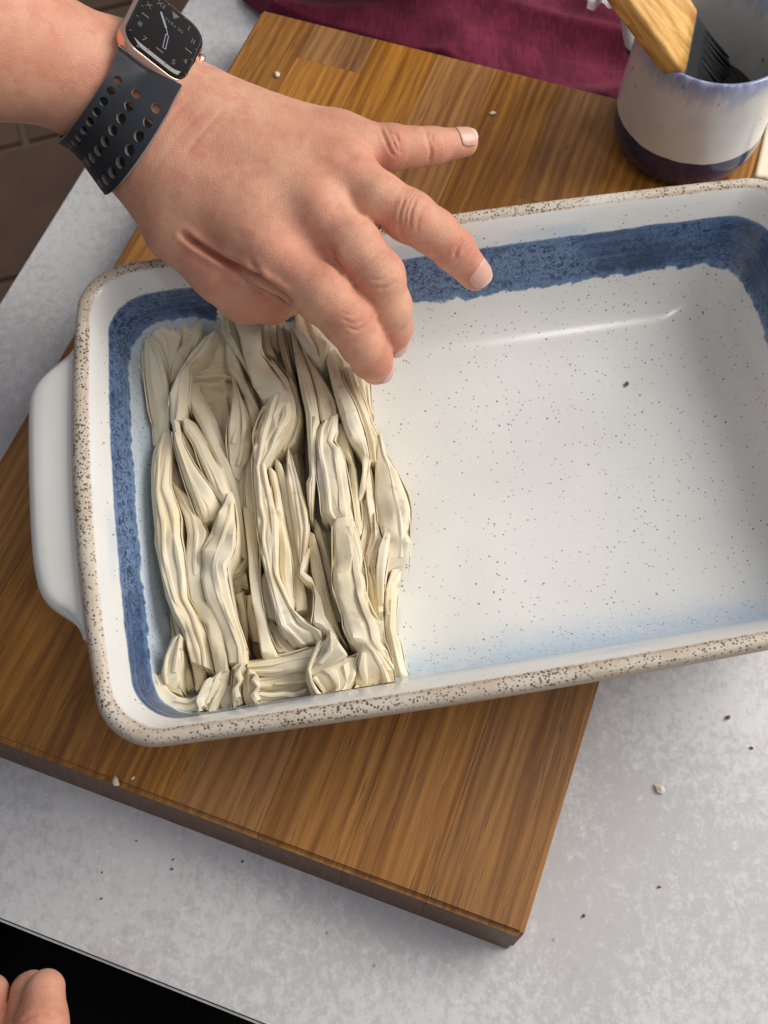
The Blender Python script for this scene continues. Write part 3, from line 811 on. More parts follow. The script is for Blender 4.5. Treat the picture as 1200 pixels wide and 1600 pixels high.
def bed(buf, pts, z):
    """rumpled lower layers of the sheet, seen dark between the folds"""
    Q = np.array([W(x, y, z) for x, y in pts]); c_ = Q.mean(0); n = len(Q); st = len(buf[0]); K_ = 7
    for k in range(K_ + 1):
        for q in Q:
            p = c_ + (q - c_) * (k / K_)
            zz = z + .004 * mnoise.noise(Vector((p[0] * 130, p[1] * 40, 1))) - (.012 if k == K_ else 0)
            buf[0].append(np.array([p[0], p[1], max(zz, ZF + .0016)]))
    for k in range(K_):
        for i in range(n):
            buf[1].append((st + k * n + i, st + k * n + (i + 1) % n, st + (k + 1) * n + (i + 1) % n, st + (k + 1) * n + i))
A, B, C = ([], []), ([], []), ([], [])
# --- sheet by the blue wall
bed(A, [(232, 545), (290, 515), (350, 520), (362, 600), (372, 700), (380, 800), (386, 900), (388, 1000), (384, 1060), (300, 1085), (262, 1050), (252, 930), (248, 800), (250, 700), (236, 620)], .061)
fold(A, 72, 66, "203 533 228 529  206 548 228 548  214 575 228 580  222 602 230 604", .1)
fold(A, 76, 68, "226 530 232 529  224 560 252 556  227 600 263 600  232 640 266 640  238 662 265 670  243 695 258 692", .16)
fold(A, 76, 66, "228 529 272 493  240 545 284 512  255 568 276 550  262 590 270 572  264 604 268 592", .10, peak=.1)
fold(A, 75, 67, "272 494 291 503  286 512 318 502  282 535 312 530  272 562 296 560  265 600 280 590", .10)
fold(A, 70, 66, "291 503 345 498  314 508 348 506  318 522 346 520", .08)
fold(A, 66, 62, "322 530 344 512  304 566 351 530  298 584 354 566  300 592 362 590", .12)
fold(A, 66, 61, "297 584 298 591  320 574 322 592  342 563 345 590  362 576 363 593", .25)
fold(A, 62, 61, "303 595 306 604  320 594 318 629  345 594 345 631  366 594 366 632", .30)
fold(A, 56, 55, "318 632 322 650  340 632 340 660  362 634 362 664", .30)
fold(A, 56, 55, "330 662 340 680  350 664 352 700  362 668 362 710", .30)
fold(A, 80, 76, "320 528 336 519  298 558 322 548  274 594 298 570  267 616 296 596  266 634 292 634  267 657 286 657", .24, peak=.2)
fold(A, 70, 76, "298 600 308 602  294 622 310 614  300 642 320 632  312 664 334 660  326 694 344 690  340 725 358 722  354 750 368 752  363 772 374 775  368 810 379 810  371 842 383 842  377 870 386 872", .3, zz=[70, 71, 72, 73, 74, 74, 72, 70, 70, 70, 68])
fold(A, 76, 78, "285 653 292 655  288 672 303 664  302 694 324 696  313 722 335 716  323 745 346 736  336 772 355 760  349 785 359 769", .30)
fold(A, 80, 70, "267 655 279 658  270 675 283 680  272 694 287 695  284 737 304 728  294 770 328 760  306 798 346 788  315 818 340 812  321 823 332 823", .26, zz=[79, 79, 79, 79, 79, 78, 75, 70], peak=-.1)
fold(A, 74, 68, "281 672 286 676  286 700 300 700  296 728 312 722  306 748 320 742", .2)
fold(A, 83, 80, "357 768 361 769  350 786 366 786  342 802 368 812  330 832 369 840  318 862 366 862  316 880 354 886  315 905 357 905  320 934 362 932  334 962 368 962  345 990 378 990  353 1012 384 1012  358 1036 386 1036", .2, zz=[80, 82, 83, 84, 84, 83, 82, 82, 81, 80, 79, 77])
fold(A, 76, 78, "264 748 268 750  274 775 294 776  288 808 309 803  291 832 323 830  291 853 318 860  290 880 315 880  291 896 313 900  296 934 321 938  310 962 334 950  322 976 344 976  327 1002 352 1005  331 1026 356 1030  336 1052 356 1050", .26, zz=[72, 74, 77, 79, 79, 79, 79, 79, 80, 80, 79, 77, 75])
fold(A, 80, 76, "252 682 264 668  242 702 270 692  238 730 266 722  238 770 265 756  240 800 277 792  242 822 281 810  245 850 281 836  249 872 286 862  254 902 290 896  262 934 295 934  272 960 314 964  286 986 322 988  293 1012 327 1016  299 1034 332 1046", .22, zz=[72, 75, 78, 79, 80, 80, 80, 80, 80, 80, 80, 79, 77, 74])
fold(A, 70, 66, "266 710 272 720  268 735 280 745  266 745 290 772  276 775 296 790", .2)
fold(A, 64, 66, "264 940 272 950  268 968 282 982  273 990 290 1005", .2)
# lower left rosette
fold(A, 84, 74, "280 990 282 991  268 998 282 1012  256 1024 282 1030  251 1050 280 1050  254 1066 280 1074  262 1078 284 1085", .12, peak=-.2)
fold(A, 80, 78, "252 1052 238 1062  262 1076 246 1086  280 1089 262 1104  297 1090 285 1112  313 1080 305 1106  331 1060 319 1098  346 1046 342 1072", .16, zz=[76, 77, 77, 76, 77, 78, 77])
fold(A, 70, 72, "236 1062 246 1056  238 1076 256 1070  250 1092 262 1082", .3)
fold(A, 68, 66, "262 1100 284 1108  274 1108 290 1116  284 1116 296 1118", .3)
fold(A, 72, 66, "282 1004 286 1008  291 1014 302 1030  298 1032 317 1045  305 1062 319 1062  307 1080 314 1074", .3)
fold(A, 66, 62, "284 1040 290 1034  284 1060 298 1050  292 1080 304 1074", .3)
fold(A, 76, 70, "352 1040 358 1046  336 1064 352 1076  322 1088 342 1096  314 1106 334 1114", .3)
fold(A, 70, 66, "356 1052 372 1048  352 1076 362 1078  340 1098 356 1104", .3)
# --- middle sheet
bed(B, [(350, 510), (410, 500), (440, 510), (456, 600), (470, 700), (484, 800), (500, 900), (520, 1000), (505, 1040), (420, 1050), (390, 1010), (384, 900), (376, 800), (366, 700), (358, 600)], .061)
fold(B, 76, 70, "342 484 366 500  345 516 374 532  364 546 385 562  381 572 390 582  394 594 403 610  412 634 417 624", .14)
fold(B, 70, 72, "352 524 368 546  352 560 376 570  356 574 384 592  366 592 394 612  379 616 404 640  388 642 410 648  393 670 398 662", .22)
fold(B, 72, 76, "362 590 367 592  364 610 378 622  362 642 388 645  357 666 393 668  354 692 391 692  357 712 386 715  360 726 378 726  366 746 374 750", .2, zz=[70, 73, 75, 76, 76, 75, 73, 70])
fold(B, 74, 70, "404 503 420 503  407 530 424 540  411 552 432 562", .25)
fold(B, 72, 70, "420 503 431 505  424 540 434 548", .3)
fold(B, 72, 71, "432 505 440 506  434 530 446 536  442 560 456 576  452 592 464 606", .3)
fold(B, 68, 67, "442 505 452 516  447 530 458 546  455 560 462 580", .3)
fold(B, 78, 76, "432 560 440 574  450 592 461 602  462 626 471 640  464 650 471 660  457 676 462 690  441 704 450 702  430 714 437 714", .3, zz=[72, 74, 75, 75, 74, 72, 69])
fold(B, 80, 74, "422 562 432 568  438 594 450 592  450 620 461 626  454 646 463 648  446 672 457 672  435 688 442 700  427 702 424 718", .3, zz=[77, 79, 80, 80, 78, 75, 72])
fold(B, 82, 84, "368 498 403 500  376 524 406 540  384 556 410 554  391 580 424 572  398 602 440 596  405 614 448 611  412 622 452 620", .16, peak=.15, zz=[84, 84, 83, 83, 83, 83, 82])
fold(B, 83, 75, "422 618 450 614  412 634 453 632  403 656 455 646  398 676 447 667  396 700 436 682  395 716 428 702  395 732 414 724  397 752 417 746  400 790 426 780  402 815 433 807  404 842 434 845  410 872 434 880  416 896 436 900  424 932 458 950  436 978 480 971  447 996 505 985  458 1010 510 1000", .2, zz=[83, 84, 84, 84, 84, 83, 82, 81, 81, 81, 81, 81, 81, 80, 79, 77, 73])
fold(B, 70, 70, "391 706 396 706  384 730 396 732  383 770 398 772  384 792 400 802  388 822 403 822", .25)
fold(B, 68, 66, "381 726 386 722  373 746 384 746  372 772 383 772  378 796 386 796", .25)
fold(B, 72, 75, "378 790 400 800  384 830 402 830  388 870 403 870  389 900 405 906  394 940 410 945  400 970 416 975  404 996 424 1000  408 1020 432 1018  412 1032 440 1026", .24, zz=[70, 73, 75, 76, 77, 77, 77, 76, 73])
fold(B, 68, 66, "354 888 354 893  362 884 362 901  374 876 376 893  384 872 386 877", .25)
fold(B, 62, 62, "362 900 366 915  374 895 380 915  384 890 388 920", .25)
fold(B, 66, 62, "368 930 378 925  370 945 384 955  372 970 385 976  381 996 385 1000", .2)
fold(B, 64, 60, "386 930 398 930  386 960 397 948  389 980 402 976  396 1002 406 1004", .2)
fold(B, 66, 70, "414 958 420 966  420 986 440 986  428 1010 456 1004  436 1021 466 1016", .18)
fold(B, 72, 72, "408 905 416 890  412 935 424 935  420 965 434 968", .2)
fold(B, 76, 71, "418 726 430 738  426 762 438 770  432 802 446 818  434 850 454 864  436 890 457 900  444 920 458 930  453 952 460 950", .25, zz=[75, 76, 76, 76, 75, 74, 72])
fold(B, 74, 70, "429 715 440 726  436 750 448 750  446 802 458 802  452 842 462 842  456 872 466 872  457 902 472 902  459 930 478 930  463 956 480 952", .25)
fold(B, 77, 74, "449 696 456 712  448 720 464 740  450 752 474 770  456 792 480 796  461 822 482 826  464 852 477 862  468 882 471 890", .2, zz=[73, 75, 77, 78, 78, 76, 74])
# --- sheet on the open side
bed(C, [(455, 510), (520, 510), (560, 570), (580, 640), (600, 720), (628, 790), (628, 860), (610, 920), (606, 980), (612, 1050), (560, 1060), (510, 1010), (495, 900), (482, 800), (474, 700), (462, 600)], .061)
fold(C, 58, 56, "556 574 574 590  562 602 578 602  568 622 580 632  575 638 583 648", .08)
fold(C, 80, 80, "452 508 464 530  458 545 474 556  464 580 486 588  470 612 494 622  477 642 499 656  480 682 494 672  482 712 494 712  484 742 493 742  478 752 492 766  480 782 490 792  484 810 489 814", .26, zz=[77, 79, 81, 82, 82, 82, 81, 81, 80, 79, 76])
fold(C, 78, 77, "460 512 476 540  472 548 492 568  486 586 512 605  494 616 526 626  499 646 529 650  502 660 521 655", .16, peak=-.25)
fold(C, 86, 83, "462 482 482 482  462 516 502 525  478 543 512 538  491 560 508 556  500 571 504 573", .12, zz=[87, 87, 86, 84, 80])
fold(C, 74, 72, "514 548 532 545  524 568 546 562  530 590 552 588", .25)
fold(C, 82, 79, "508 557 516 549  514 580 528 572  520 606 540 600  530 641 556 635  538 666 564 660  546 686 570 676  555 696 574 696  562 707 577 712  566 722 576 720  566 738 574 736  562 762 569 766  560 782 564 780", .24, zz=[81, 82, 83, 83, 83, 83, 82, 81, 80, 79, 77, 75])
fold(C, 84, 80, "502 660 528 648  494 670 527 672  494 690 521 688  494 708 530 700  496 740 538 716  500 772 544 756  504 800 550 790  512 810 552 812  520 820 552 824", .15, zz=[80, 82, 83, 84, 83, 82, 81, 79, 76], peak=.2)
fold(C, 85, 80, "522 812 552 806  520 822 553 822  520 852 560 842  520 882 566 866  520 902 569 890  522 922 571 912  526 934 573 932  536 962 582 956  538 978 594 975  548 1000 600 1000  556 1010 606 1016  564 1022 612 1032  576 1030 616 1060", .18, zz=[80, 83, 84, 84, 84, 84, 84, 84, 84, 82, 80, 78, 74])
fold(C, 74, 72, "526 666 534 660  526 690 544 690  534 706 550 716  545 722 556 736  548 752 560 766  552 792 562 792  555 812 564 812  558 842 566 832", .25, zz=[75, 77, 77, 76, 75, 75, 74, 72])
fold(C, 70, 68, "490 810 494 812  492 832 504 832  498 852 514 870  505 882 518 890  512 912 520 916  518 942 526 946  526 972 534 972", .25)
fold(C, 72, 74, "484 830 492 836  482 852 500 866  486 892 508 902  494 922 515 932  500 942 524 962  512 972 534 992  524 988 543 1010", .2)
fold(C, 78, 80, "481 856 485 858  471 880 478 885  468 896 474 893  478 907 486 903  488 913 494 920  492 932 502 936  490 956 508 962  489 972 521 982  500 986 530 1000", .2, zz=[74, 77, 78, 78, 77, 77, 78, 79, 77])
fold(C, 76, 74, "534 574 552 577  544 600 560 604  552 626 572 632  560 642 580 656  568 666 588 676  575 692 593 692  578 722 595 722", .2)
fold(C, 75, 74, "588 676 596 678  590 700 604 708  586 730 620 736  586 772 635 770  590 802 641 796  596 832 641 830  604 846 641 850  606 872 637 870  604 895 630 882", .18, zz=[74, 75, 75, 75, 75, 75, 74, 72, 68], peak=.1)
fold(C, 74, 72, "572 736 577 734  572 780 584 775  576 800 587 800  580 832 591 836  573 862 588 862", .25)
fold(C, 70, 70, "562 782 568 772  565 802 573 800  568 822 578 812  564 846 578 832  560 857 572 852  566 868 571 880", .25)
fold(C, 73, 72, "584 800 592 830  584 840 599 846  572 866 593 880  570 886 588 900  572 912 600 906  578 936 600 930  584 956 598 956", .22)
fold(C, 80, 76, "602 828 610 836  592 858 606 868  588 884 602 892  588 912 600 912  592 944 599 942", .22)
fold(C, 68, 62, "612 892 624 888  603 920 610 915  602 944 606 944  604 960 610 962", .3)
fold(C, 62, 58, "604 905 628 888  604 940 621 930  602 976 618 986  607 1002 626 1006  613 1026 633 1040  617 1056 644 1064  620 1080 652 1078", .15)
# lower ends of the sheets
fold(B, 74, 74, "386 1036 386 1052  420 1029 424 1056  450 1021 456 1051  482 1014 486 1044  500 1010 490 1040", .2)
fold(B, 70, 68, "402 1056 404 1076  430 1052 430 1077  460 1046 460 1072  486 1042 484 1068", .25)
fold(B, 66, 63, "404 1072 392 1106  430 1066 422 1110  460 1062 456 1104  486 1060 492 1097", .2)
fold(B, 76, 68, "366 1042 386 1042  364 1064 382 1056  362 1088 376 1076  364 1106 380 1100", .3)
fold(B, 76, 68, "386 1042 400 1052  382 1068 404 1074  384 1088 402 1090  390 1106 412 1102", .3)
fold(B, 70, 64, "346 1076 362 1070  344 1098 362 1096  344 1112 362 1110", .3)
fold(C, 88, 80, "515 984 517 985  510 1000 529 1002  500 1013 543 1025  490 1036 521 1039  485 1053 490 1054", .12)
fold(C, 80, 78, "487 1054 543 1027  500 1066 558 1024  512 1080 556 1056  514 1091 542 1082", .12)
fold(C, 78, 76, "499 999 506 1003  490 1022 498 1022  482 1046 489 1048  481 1064 489 1068  490 1084 499 1080  502 1096 512 1092", .3)
fold(C, 86, 72, "566 1004 572 1005  562 1020 592 1018  554 1045 614 1048  556 1066 617 1070  555 1082 618 1086", .12)
fold(C, 72, 70, "552 1074 562 1070  556 1086 572 1084  566 1090 580 1088", .4)
fold(C, 76, 74, "543 1026 560 1022  546 1050 556 1046  550 1070 556 1070", .2)
# thin torn petals standing along the lower ends
P_ = dict(skirt=.004, ends=False)
fold(A, 78, 76, "239 1048 246 1056  236 1058 250 1064  240 1066 252 1074  236 1076 254 1082  244 1086 258 1088", .3, **P_)
fold(A, 72, 70, "254 1092 264 1086  262 1100 274 1092  270 1104 284 1098  276 1114 290 1102  286 1112 298 1106", .3, **P_)
fold(A, 82, 78, "318 1066 330 1058  312 1080 324 1072  306 1096 318 1088  310 1110 320 1102", .25, **P_)
fold(A, 80, 76, "334 1062 344 1052  326 1084 336 1076  318 1104 326 1098", .3, **P_)
fold(B, 82, 76, "364 1044 372 1036  372 1040 384 1036  366 1054 376 1050  372 1066 380 1060  362 1078 372 1074  366 1092 376 1088", .3, **P_)
fold(B, 80, 74, "386 1054 396 1048  398 1054 404 1056  392 1064 405 1064  400 1074 406 1074  390 1086 402 1082  398 1098 408 1092", .3, **P_)
fold(B, 74, 70, "402 1086 410 1080  420 1090 426 1082  440 1088 444 1080  458 1090 462 1080  476 1086 480 1076", .3, **P_)
fold(B, 70, 66, "404 1100 410 1092  424 1106 430 1096  446 1100 450 1092  466 1102 470 1092", .3, **P_)
fold(C, 84, 78, "496 1004 503 1001  488 1022 494 1024  480 1044 486 1046  484 1066 489 1064  494 1084 499 1080  506 1096 510 1090", .3, **P_)
fold(C, 80, 74, "488 1060 494 1056  496 1070 502 1064  504 1082 510 1074  510 1094 516 1086", .3, **P_)
fold(C, 76, 72, "553 1074 560 1070  558 1082 566 1076  564 1086 574 1080  572 1084 578 1078", .35, **P_)
names = [("scrunched cream filo sheet nearest the blue wall at the handle end of the dish", A),
         ("middle scrunched cream filo sheet below the thumb, between its two neighbours", B),
         ("scrunched cream filo sheet pinched by the fingertips beside the empty dish floor", C)]
for lab, buf in names:
    Pv = np.array(buf[0], float)
    ql = Pv[:, :2] - DC; c_t, s_t = math.cos(TD), math.sin(TD)
    lx, ly = ql[:, 0] * c_t + ql[:, 1] * s_t, -ql[:, 0] * s_t + ql[:, 1] * c_t
    inn_ = [(z, off) for off, z, d in prof if d >= 5]
    wo = np.interp(-Pv[:, 2] * 1000, [-z for z, o_ in inn_], [o_ for z, o_ in inn_]) / 1000 - .0034    # the wall's inset at that height
    wo = np.minimum(wo, .027)
    lx = np.clip(lx, -ca_ + wo - .003, None); ly = np.clip(ly, -cb2 + wo, cb2 - wo)
    zmin = np.interp(np.minimum(np.minimum(ly + cb2, cb2 - ly), lx + ca_ + .003) * 1000, [o_ for z, o_ in inn_], [z for z, o_ in inn_]) / 1000 - .0028
    Pv[:, 2] = np.maximum(Pv[:, 2], zmin)
    Pv[:, 0], Pv[:, 1] = DC[0] + lx * c_t - ly * s_t, DC[1] + lx * s_t + ly * c_t
    o = mesh("filo_sheet", Pv, buf[1], MP)
    o.data.set_sharp_from_angle(angle=math.radians(27))
    tag(o, lab, "filo pastry", "scrunched filo sheets in the dish")
# ---------------------------------------------------------------- hands: smooth bodies grown round a posed skeleton
def cap(P, a, b, ra, rb):
    ab = b - a; t = np.clip(((P - a) @ ab) / (ab @ ab), 0, 1)
    d = P - a - t[:, None] * ab
    return np.sqrt((d * d).sum(1)) - (ra + (rb - ra) * t)
def smin(a, b, k):
    h = np.clip(.5 + .5 * (b - a) / k, 0, 1)
    return b * (1 - h) + a * h - k * h * (1 - h)
def make_sdf(palm, fingers, kp, kf, kff):
    def f(P):
        d = None
        for a, b, ra, rb in palm:
            q = cap(P, a, b, ra, rb); d = q if d is None else smin(d, q, kp)
        tot = d
        outs = []
        for fi, (segs, k) in enumerate(fingers):
            e = None
            for a, b, ra, rb in segs:
                q = cap(P, a, b, ra, rb); e = q if e is None else smin(e, q, .0035)
            outs.append(smin(d, e, k))
        for o in outs: tot = smin(tot, o, kff)
        return tot
    return f
def surface_net(f, lo, hi, h):
    n = np.ceil((hi - lo) / h).astype(int) + 1
    xs = [lo[i] + h * np.arange(n[i]) for i in range(3)]
    G = np.empty(n, np.float32)
    yy, zz = np.meshgrid(xs[1], xs[2], indexing='ij')
    flat = np.stack([np.zeros(yy.size), yy.ravel(), zz.ravel()], 1)
    for i in range(n[0]):
        flat[:, 0] = xs[0][i]
        G[i] = f(flat).reshape(n[1], n[2])
    ins = G < 0
    c = np.zeros(tuple(n - 1), np.int8)
    for dx in (0, 1):
        for dy in (0, 1):
            for dz in (0, 1): c += ins[dx:n[0] - 1 + dx, dy:n[1] - 1 + dy, dz:n[2] - 1 + dz]
    act = (c > 0) & (c < 8)
    idx = -np.ones(act.shape, int); ii = np.argwhere(act); idx[act] = np.arange(len(ii))
    acc = np.zeros((len(ii), 3)); cnt = np.zeros(len(ii))
    cor = [(0, 0, 0), (1, 0, 0), (0, 1, 0), (1, 1, 0), (0, 0, 1), (1, 0, 1), (0, 1, 1), (1, 1, 1)]
    for p in range(8):
        for q in range(p + 1, 8):
            if sum(abs(np.array(cor[p]) - cor[q])) != 1: continue
            ga = G[tuple((ii + cor[p]).T)]; gb = G[tuple((ii + cor[q]).T)]
            m = (ga < 0) != (gb < 0)
            t = np.where(m, ga / np.where(ga == gb, 1, ga - gb), 0)
            pos = np.array(cor[p]) + t[:, None] * (np.array(cor[q]) - cor[p])
            acc[m] += pos[m]; cnt[m] += 1
    V = lo + h * (ii + acc / cnt[:, None])
    F = []
    for ax in range(3):
        o1, o2 = [(1, 2), (2, 0), (0, 1)][ax]
        sl = [slice(None)] * 3; sl2 = [slice(None)] * 3
        sl[ax] = slice(0, -1); sl2[ax] = slice(1, None)
        ch = ins[tuple(sl)] != ins[tuple(sl2)]
        e = np.argwhere(ch)
        e = e[(e[:, o1] > 0) & (e[:, o2] > 0) & (e[:, o1] < n[o1] - 1) & (e[:, o2] < n[o2] - 1)]
        inside = ins[tuple(e.T)]
        def cell(d1, d2):
            q = e.copy(); q[:, o1] -= d1; q[:, o2] -= d2; return idx[tuple(q.T)]
        quad = np.stack([cell(0, 0), cell(1, 0), cell(1, 1), cell(0, 1)], 1)
        quad[~inside] = quad[~inside][:, ::-1]
        F.append(quad)
    F = np.concatenate(F)
    return V, F[(F >= 0).all(1)]
def grad(f, P, e=3e-4):
    g = np.stack([f(P + np.eye(3)[i] * e) - f(P - np.eye(3)[i] * e) for i in range(3)], 1)
    return g / np.maximum(np.linalg.norm(g, axis=1)[:, None], 1e-9)
def project(f, P, it=3):
    for _ in range(it): P = P - grad(f, P) * (f(P) * .9)[:, None]
    return P
def grow(name, f, lo, hi, h, levels, creases, bumps, reds, parent, chains=()):
    V, F = surface_net(f, np.array(lo), np.array(hi), h)
    o = mesh(name, V, F, MSK)
    md = o.modifiers.new("s", 'SUBSURF'); md.levels = levels; md.render_levels = levels
    dg = bpy.context.evaluated_depsgraph_get()
    me = bpy.data.meshes.new_from_object(o.evaluated_get(dg))
    bpy.data.objects.remove(o)
    n = len(me.vertices); P = np.empty(n * 3, np.float32); me.vertices.foreach_get('co', P)
    P = project(f, P.reshape(-1, 3).astype(float), 2)
    Nn = grad(f, P)
    px = PX(P)
    view = np.array([0, 0, HC]) - P; view /= np.linalg.norm(view, axis=1)[:, None]
    vis = np.clip((Nn * view).sum(1) * 3, 0, 1)
    disp = np.zeros(n)
    for pts, depth, wid in creases:
        c_ = cm(pts, 8) if len(pts) > 2 else np.array([np.array(pts[0]) + (np.array(pts[1]) - pts[0]) * t for t in np.linspace(0, 1, 9)])
        dmin = np.full(n, 1e9); at = np.zeros(n)
        for k in range(len(c_) - 1):
            a, b = c_[k], c_[k + 1]; ab = b - a
            t = np.clip(((px - a) @ ab) / max(ab @ ab, 1e-6), 0, 1)
            dd = np.hypot(*(px - a - t[:, None] * ab).T)
            m = dd < dmin; dmin[m] = dd[m]; at[m] = ((k + t) / (len(c_) - 1))[m]
        tap = np.clip(np.minimum(at, 1 - at) * 5 + .25, 0, 1)
        disp -= depth * vis * tap * (np.exp(-(dmin / wid) ** 2) - .28 * np.exp(-((dmin - 2.6 * wid) / (1.4 * wid)) ** 2))
    for (x, y), hgt, rx in bumps:
        d2 = ((px - (x, y)) ** 2).sum(1) / rx ** 2
        disp += hgt * vis * np.exp(-d2)
    red = np.zeros(n)
    for (x, y), amt, rx in reds:
        red = np.maximum(red, amt * np.exp(-((px - (x, y)) ** 2).sum(1) / rx ** 2))
    nz = np.array([mnoise.noise(Vector(p * 85)) + .5 * mnoise.noise(Vector(p * 210)) for p in P[:: 1]])
    disp += nz * .00022
    P = P + Nn * disp[:, None]
    me.vertices.foreach_set('co', P.astype(np.float32).ravel())
    me.polygons.foreach_set('use_smooth', [True] * len(me.polygons))
    me.update()
    me.name = name
    o = bpy.data.objects.new(name, me); COL.objects.link(o); o.parent = parent
    o.matrix_parent_inverse = Matrix.Translation(parent.location).inverted()
    fattr(o, 'red', red)
    best = np.full(n, 1e9); al = np.zeros(n); jo = np.full(n, .12)
    for ch in chains:
        ln = 0.0; ends = []
        for a, b, ra, rb in ch:
            L_ = np.linalg.norm(b - a); ends.append((ln + L_)); t = np.clip(((P - a) @ (b - a)) / L_ ** 2, 0, 1)
            dd = np.linalg.norm(P - a - t[:, None] * (b - a), axis=1) - (ra + (rb - ra) * t)
            m = dd < best; best[m] = dd[m]; al[m] = (ln + t * L_)[m] * 1000; ln += L_
            pass
        own = best >= 0
        e = np.zeros(n)
        for k in (1, 3):
            if k < len(ends): e = np.maximum(e, np.exp(-((al - ends[k] * 1000) / 6.5) ** 2))
        near = np.exp(-np.clip(best, 0, 1) / .002)
        cur = np.zeros(n, bool)
        for a, b, ra, rb in ch:
            t = np.clip(((P - a) @ (b - a)) / ((b - a) @ (b - a)), 0, 1)
            cur |= np.abs(np.linalg.norm(P - a - t[:, None] * (b - a), axis=1) - (ra + (rb - ra) * t) - best) < 1e-9
        jo = np.where(cur, np.maximum(.15, e) * near + .08, jo)
    fattr(o, 'along', al); fattr(o, 'joint', jo * np.clip(vis, 0, 1))
    return o
def chain(*q):
    pts = [W(a, b, z / 1000) for a, b, z, r in q]
    return [(pts[i], pts[i + 1], q[i][3] / 1000, q[i + 1][3] / 1000) for i in range(len(q) - 1)]
def nail(f, parent, tip, prev, toward, half_w, length, spread=.95, lift=.00015, shift=0.0):
    """nail plate laid on the finger end; toward = the direction the nail faces"""
    ax = tip - prev; ax /= np.linalg.norm(ax)
    dv = toward - ax * (toward @ ax); dv /= np.linalg.norm(dv)
    sv = np.cross(ax, dv)
    nu, nv = 17, 15
    Pn, U = [], []
    for i in range(nu):
        u = i / (nu - 1)
        ww = (1 - abs(2 * max(u - .80, 0) / .55) ** 2.2) * (.80 + .20 * min(1, u * 3)) if u > .8 else (.80 + .20 * math.sin(min(1, u * 2.2) * math.pi / 2))
        for j in range(nv):
            t = (j / (nv - 1) * 2 - 1)
            th_ = t * spread * ww
            Pn.append(tip + ax * ((u - .62) * length + shift + .0007 * t * t * (1 if u < .5 else -1)) + (dv * math.cos(th_) + sv * math.sin(th_)) * half_w)
            U.append(u)
    Pn = project(f, np.array(Pn), 3)
    g = grad(f, Pn)
    U = np.array(U)
    edge = np.array([min(i, nu - 1 - i) / 2.0 if i < nu / 2 else 1 for i in range(nu) for j in range(nv)])
    side = np.array([min(j, nv - 1 - j) / 2.0 for i in range(nu) for j in range(nv)])
    e = np.clip(np.minimum(edge, side), 0, 1)
    Pn = Pn + g * (lift * (e * 1.6 - .6))[:, None] + ax * (.0011 * np.clip((U - .82) / .18, 0, 1) ** 2)[:, None]
    o = mesh("fingernail", Pn, grid_faces(nu, nv), MNAIL, parent)
    so = o.modifiers.new("solidify", 'SOLIDIFY'); so.thickness = .0004; so.offset = -1
    fattr(o, 'along', U)
    return o

# watch frame on the wrist
WX = np.array([.7319, -.2108, -.648]); WX /= np.linalg.norm(WX)
WN = np.array([.66, -.018, .751]); WN -= WX * (WN @ WX); WN /= np.linalg.norm(WN)
WY = np.cross(WN, WX)
WC = W(258, 56, .180)
wc = WC - WN * (.0107 + .0262)
person = empty("person", (-.28, .42, .0))
tag(person, "person reaching in with a bare left arm, hand spread over the pastry, dressed in black", "person")
fa = [W(-330, -70, .235), W(-70, 40, .198)]
palm = [
    (fa[0], fa[1], .039, .0345),
    (fa[1], wc - WY * .007 - WX * .010, .0330, .0245),
    (wc - WY * .012, W(236, 226, .1435), .0258, .0210),
    (wc + WY * .000, W(284, 176, .147), .0225, .0195),
    (W(236, 226, .1435), W(424, 398, .1365), .0215, .0125),
    (W(258, 205, .145), W(495, 326, .1445), .0215, .0130),
    (W(274, 186, .147), W(538, 272, .1470), .0200, .0125),
    (W(290, 176, .147), W(528, 220, .1440), .0185, .0115),
    (W(236, 226, .1435), W(282, 352, .1300), .0220, .0170),
    (W(300, 290, .136), W(400, 340, .1370), .0170, .0150),
    (W(452, 366, .1335), W(500, 398, .1310), .0110, .0090),
]
index = chain((424, 398, 136.5, 12.5), (505, 462, 134, 12.4), (543, 500, 127.5, 11.4), (565, 535, 116, 10.2), (580, 560, 104, 9.6), (588, 574, 91, 8.4))
middle = chain((495, 326, 144.5, 12.8), (552, 386, 141, 12.8), (592, 432, 134.5, 11.6), (607, 480, 121, 10.4), (612, 512, 107, 9.6), (611, 532, 94, 8.4))
ring = chain((538, 270, 147, 12.2), (590, 308, 147, 11.2), (640, 338, 142.5, 11.4), (680, 364, 134, 10.2), (709, 390, 126, 9.6), (742, 428, 113, 7.8))
pinky = chain((526, 216, 144, 11.2), (570, 226, 144, 9.8), (611, 230, 142, 10.0), (645, 230, 139, 8.8), (674, 229, 136, 8.5), (725, 223, 131, 6.9))
thumb = chain((284, 356, 130, 16.5), (346, 422, 122, 14.8), (386, 457, 113, 14.4), (422, 468, 104, 11.6), (448, 468, 92, 9.0))
fsd = make_sdf(palm, [(thumb, .006), (index, .009), (middle, .009), (ring, .009), (pinky, .010)], .014, .009, .0016)
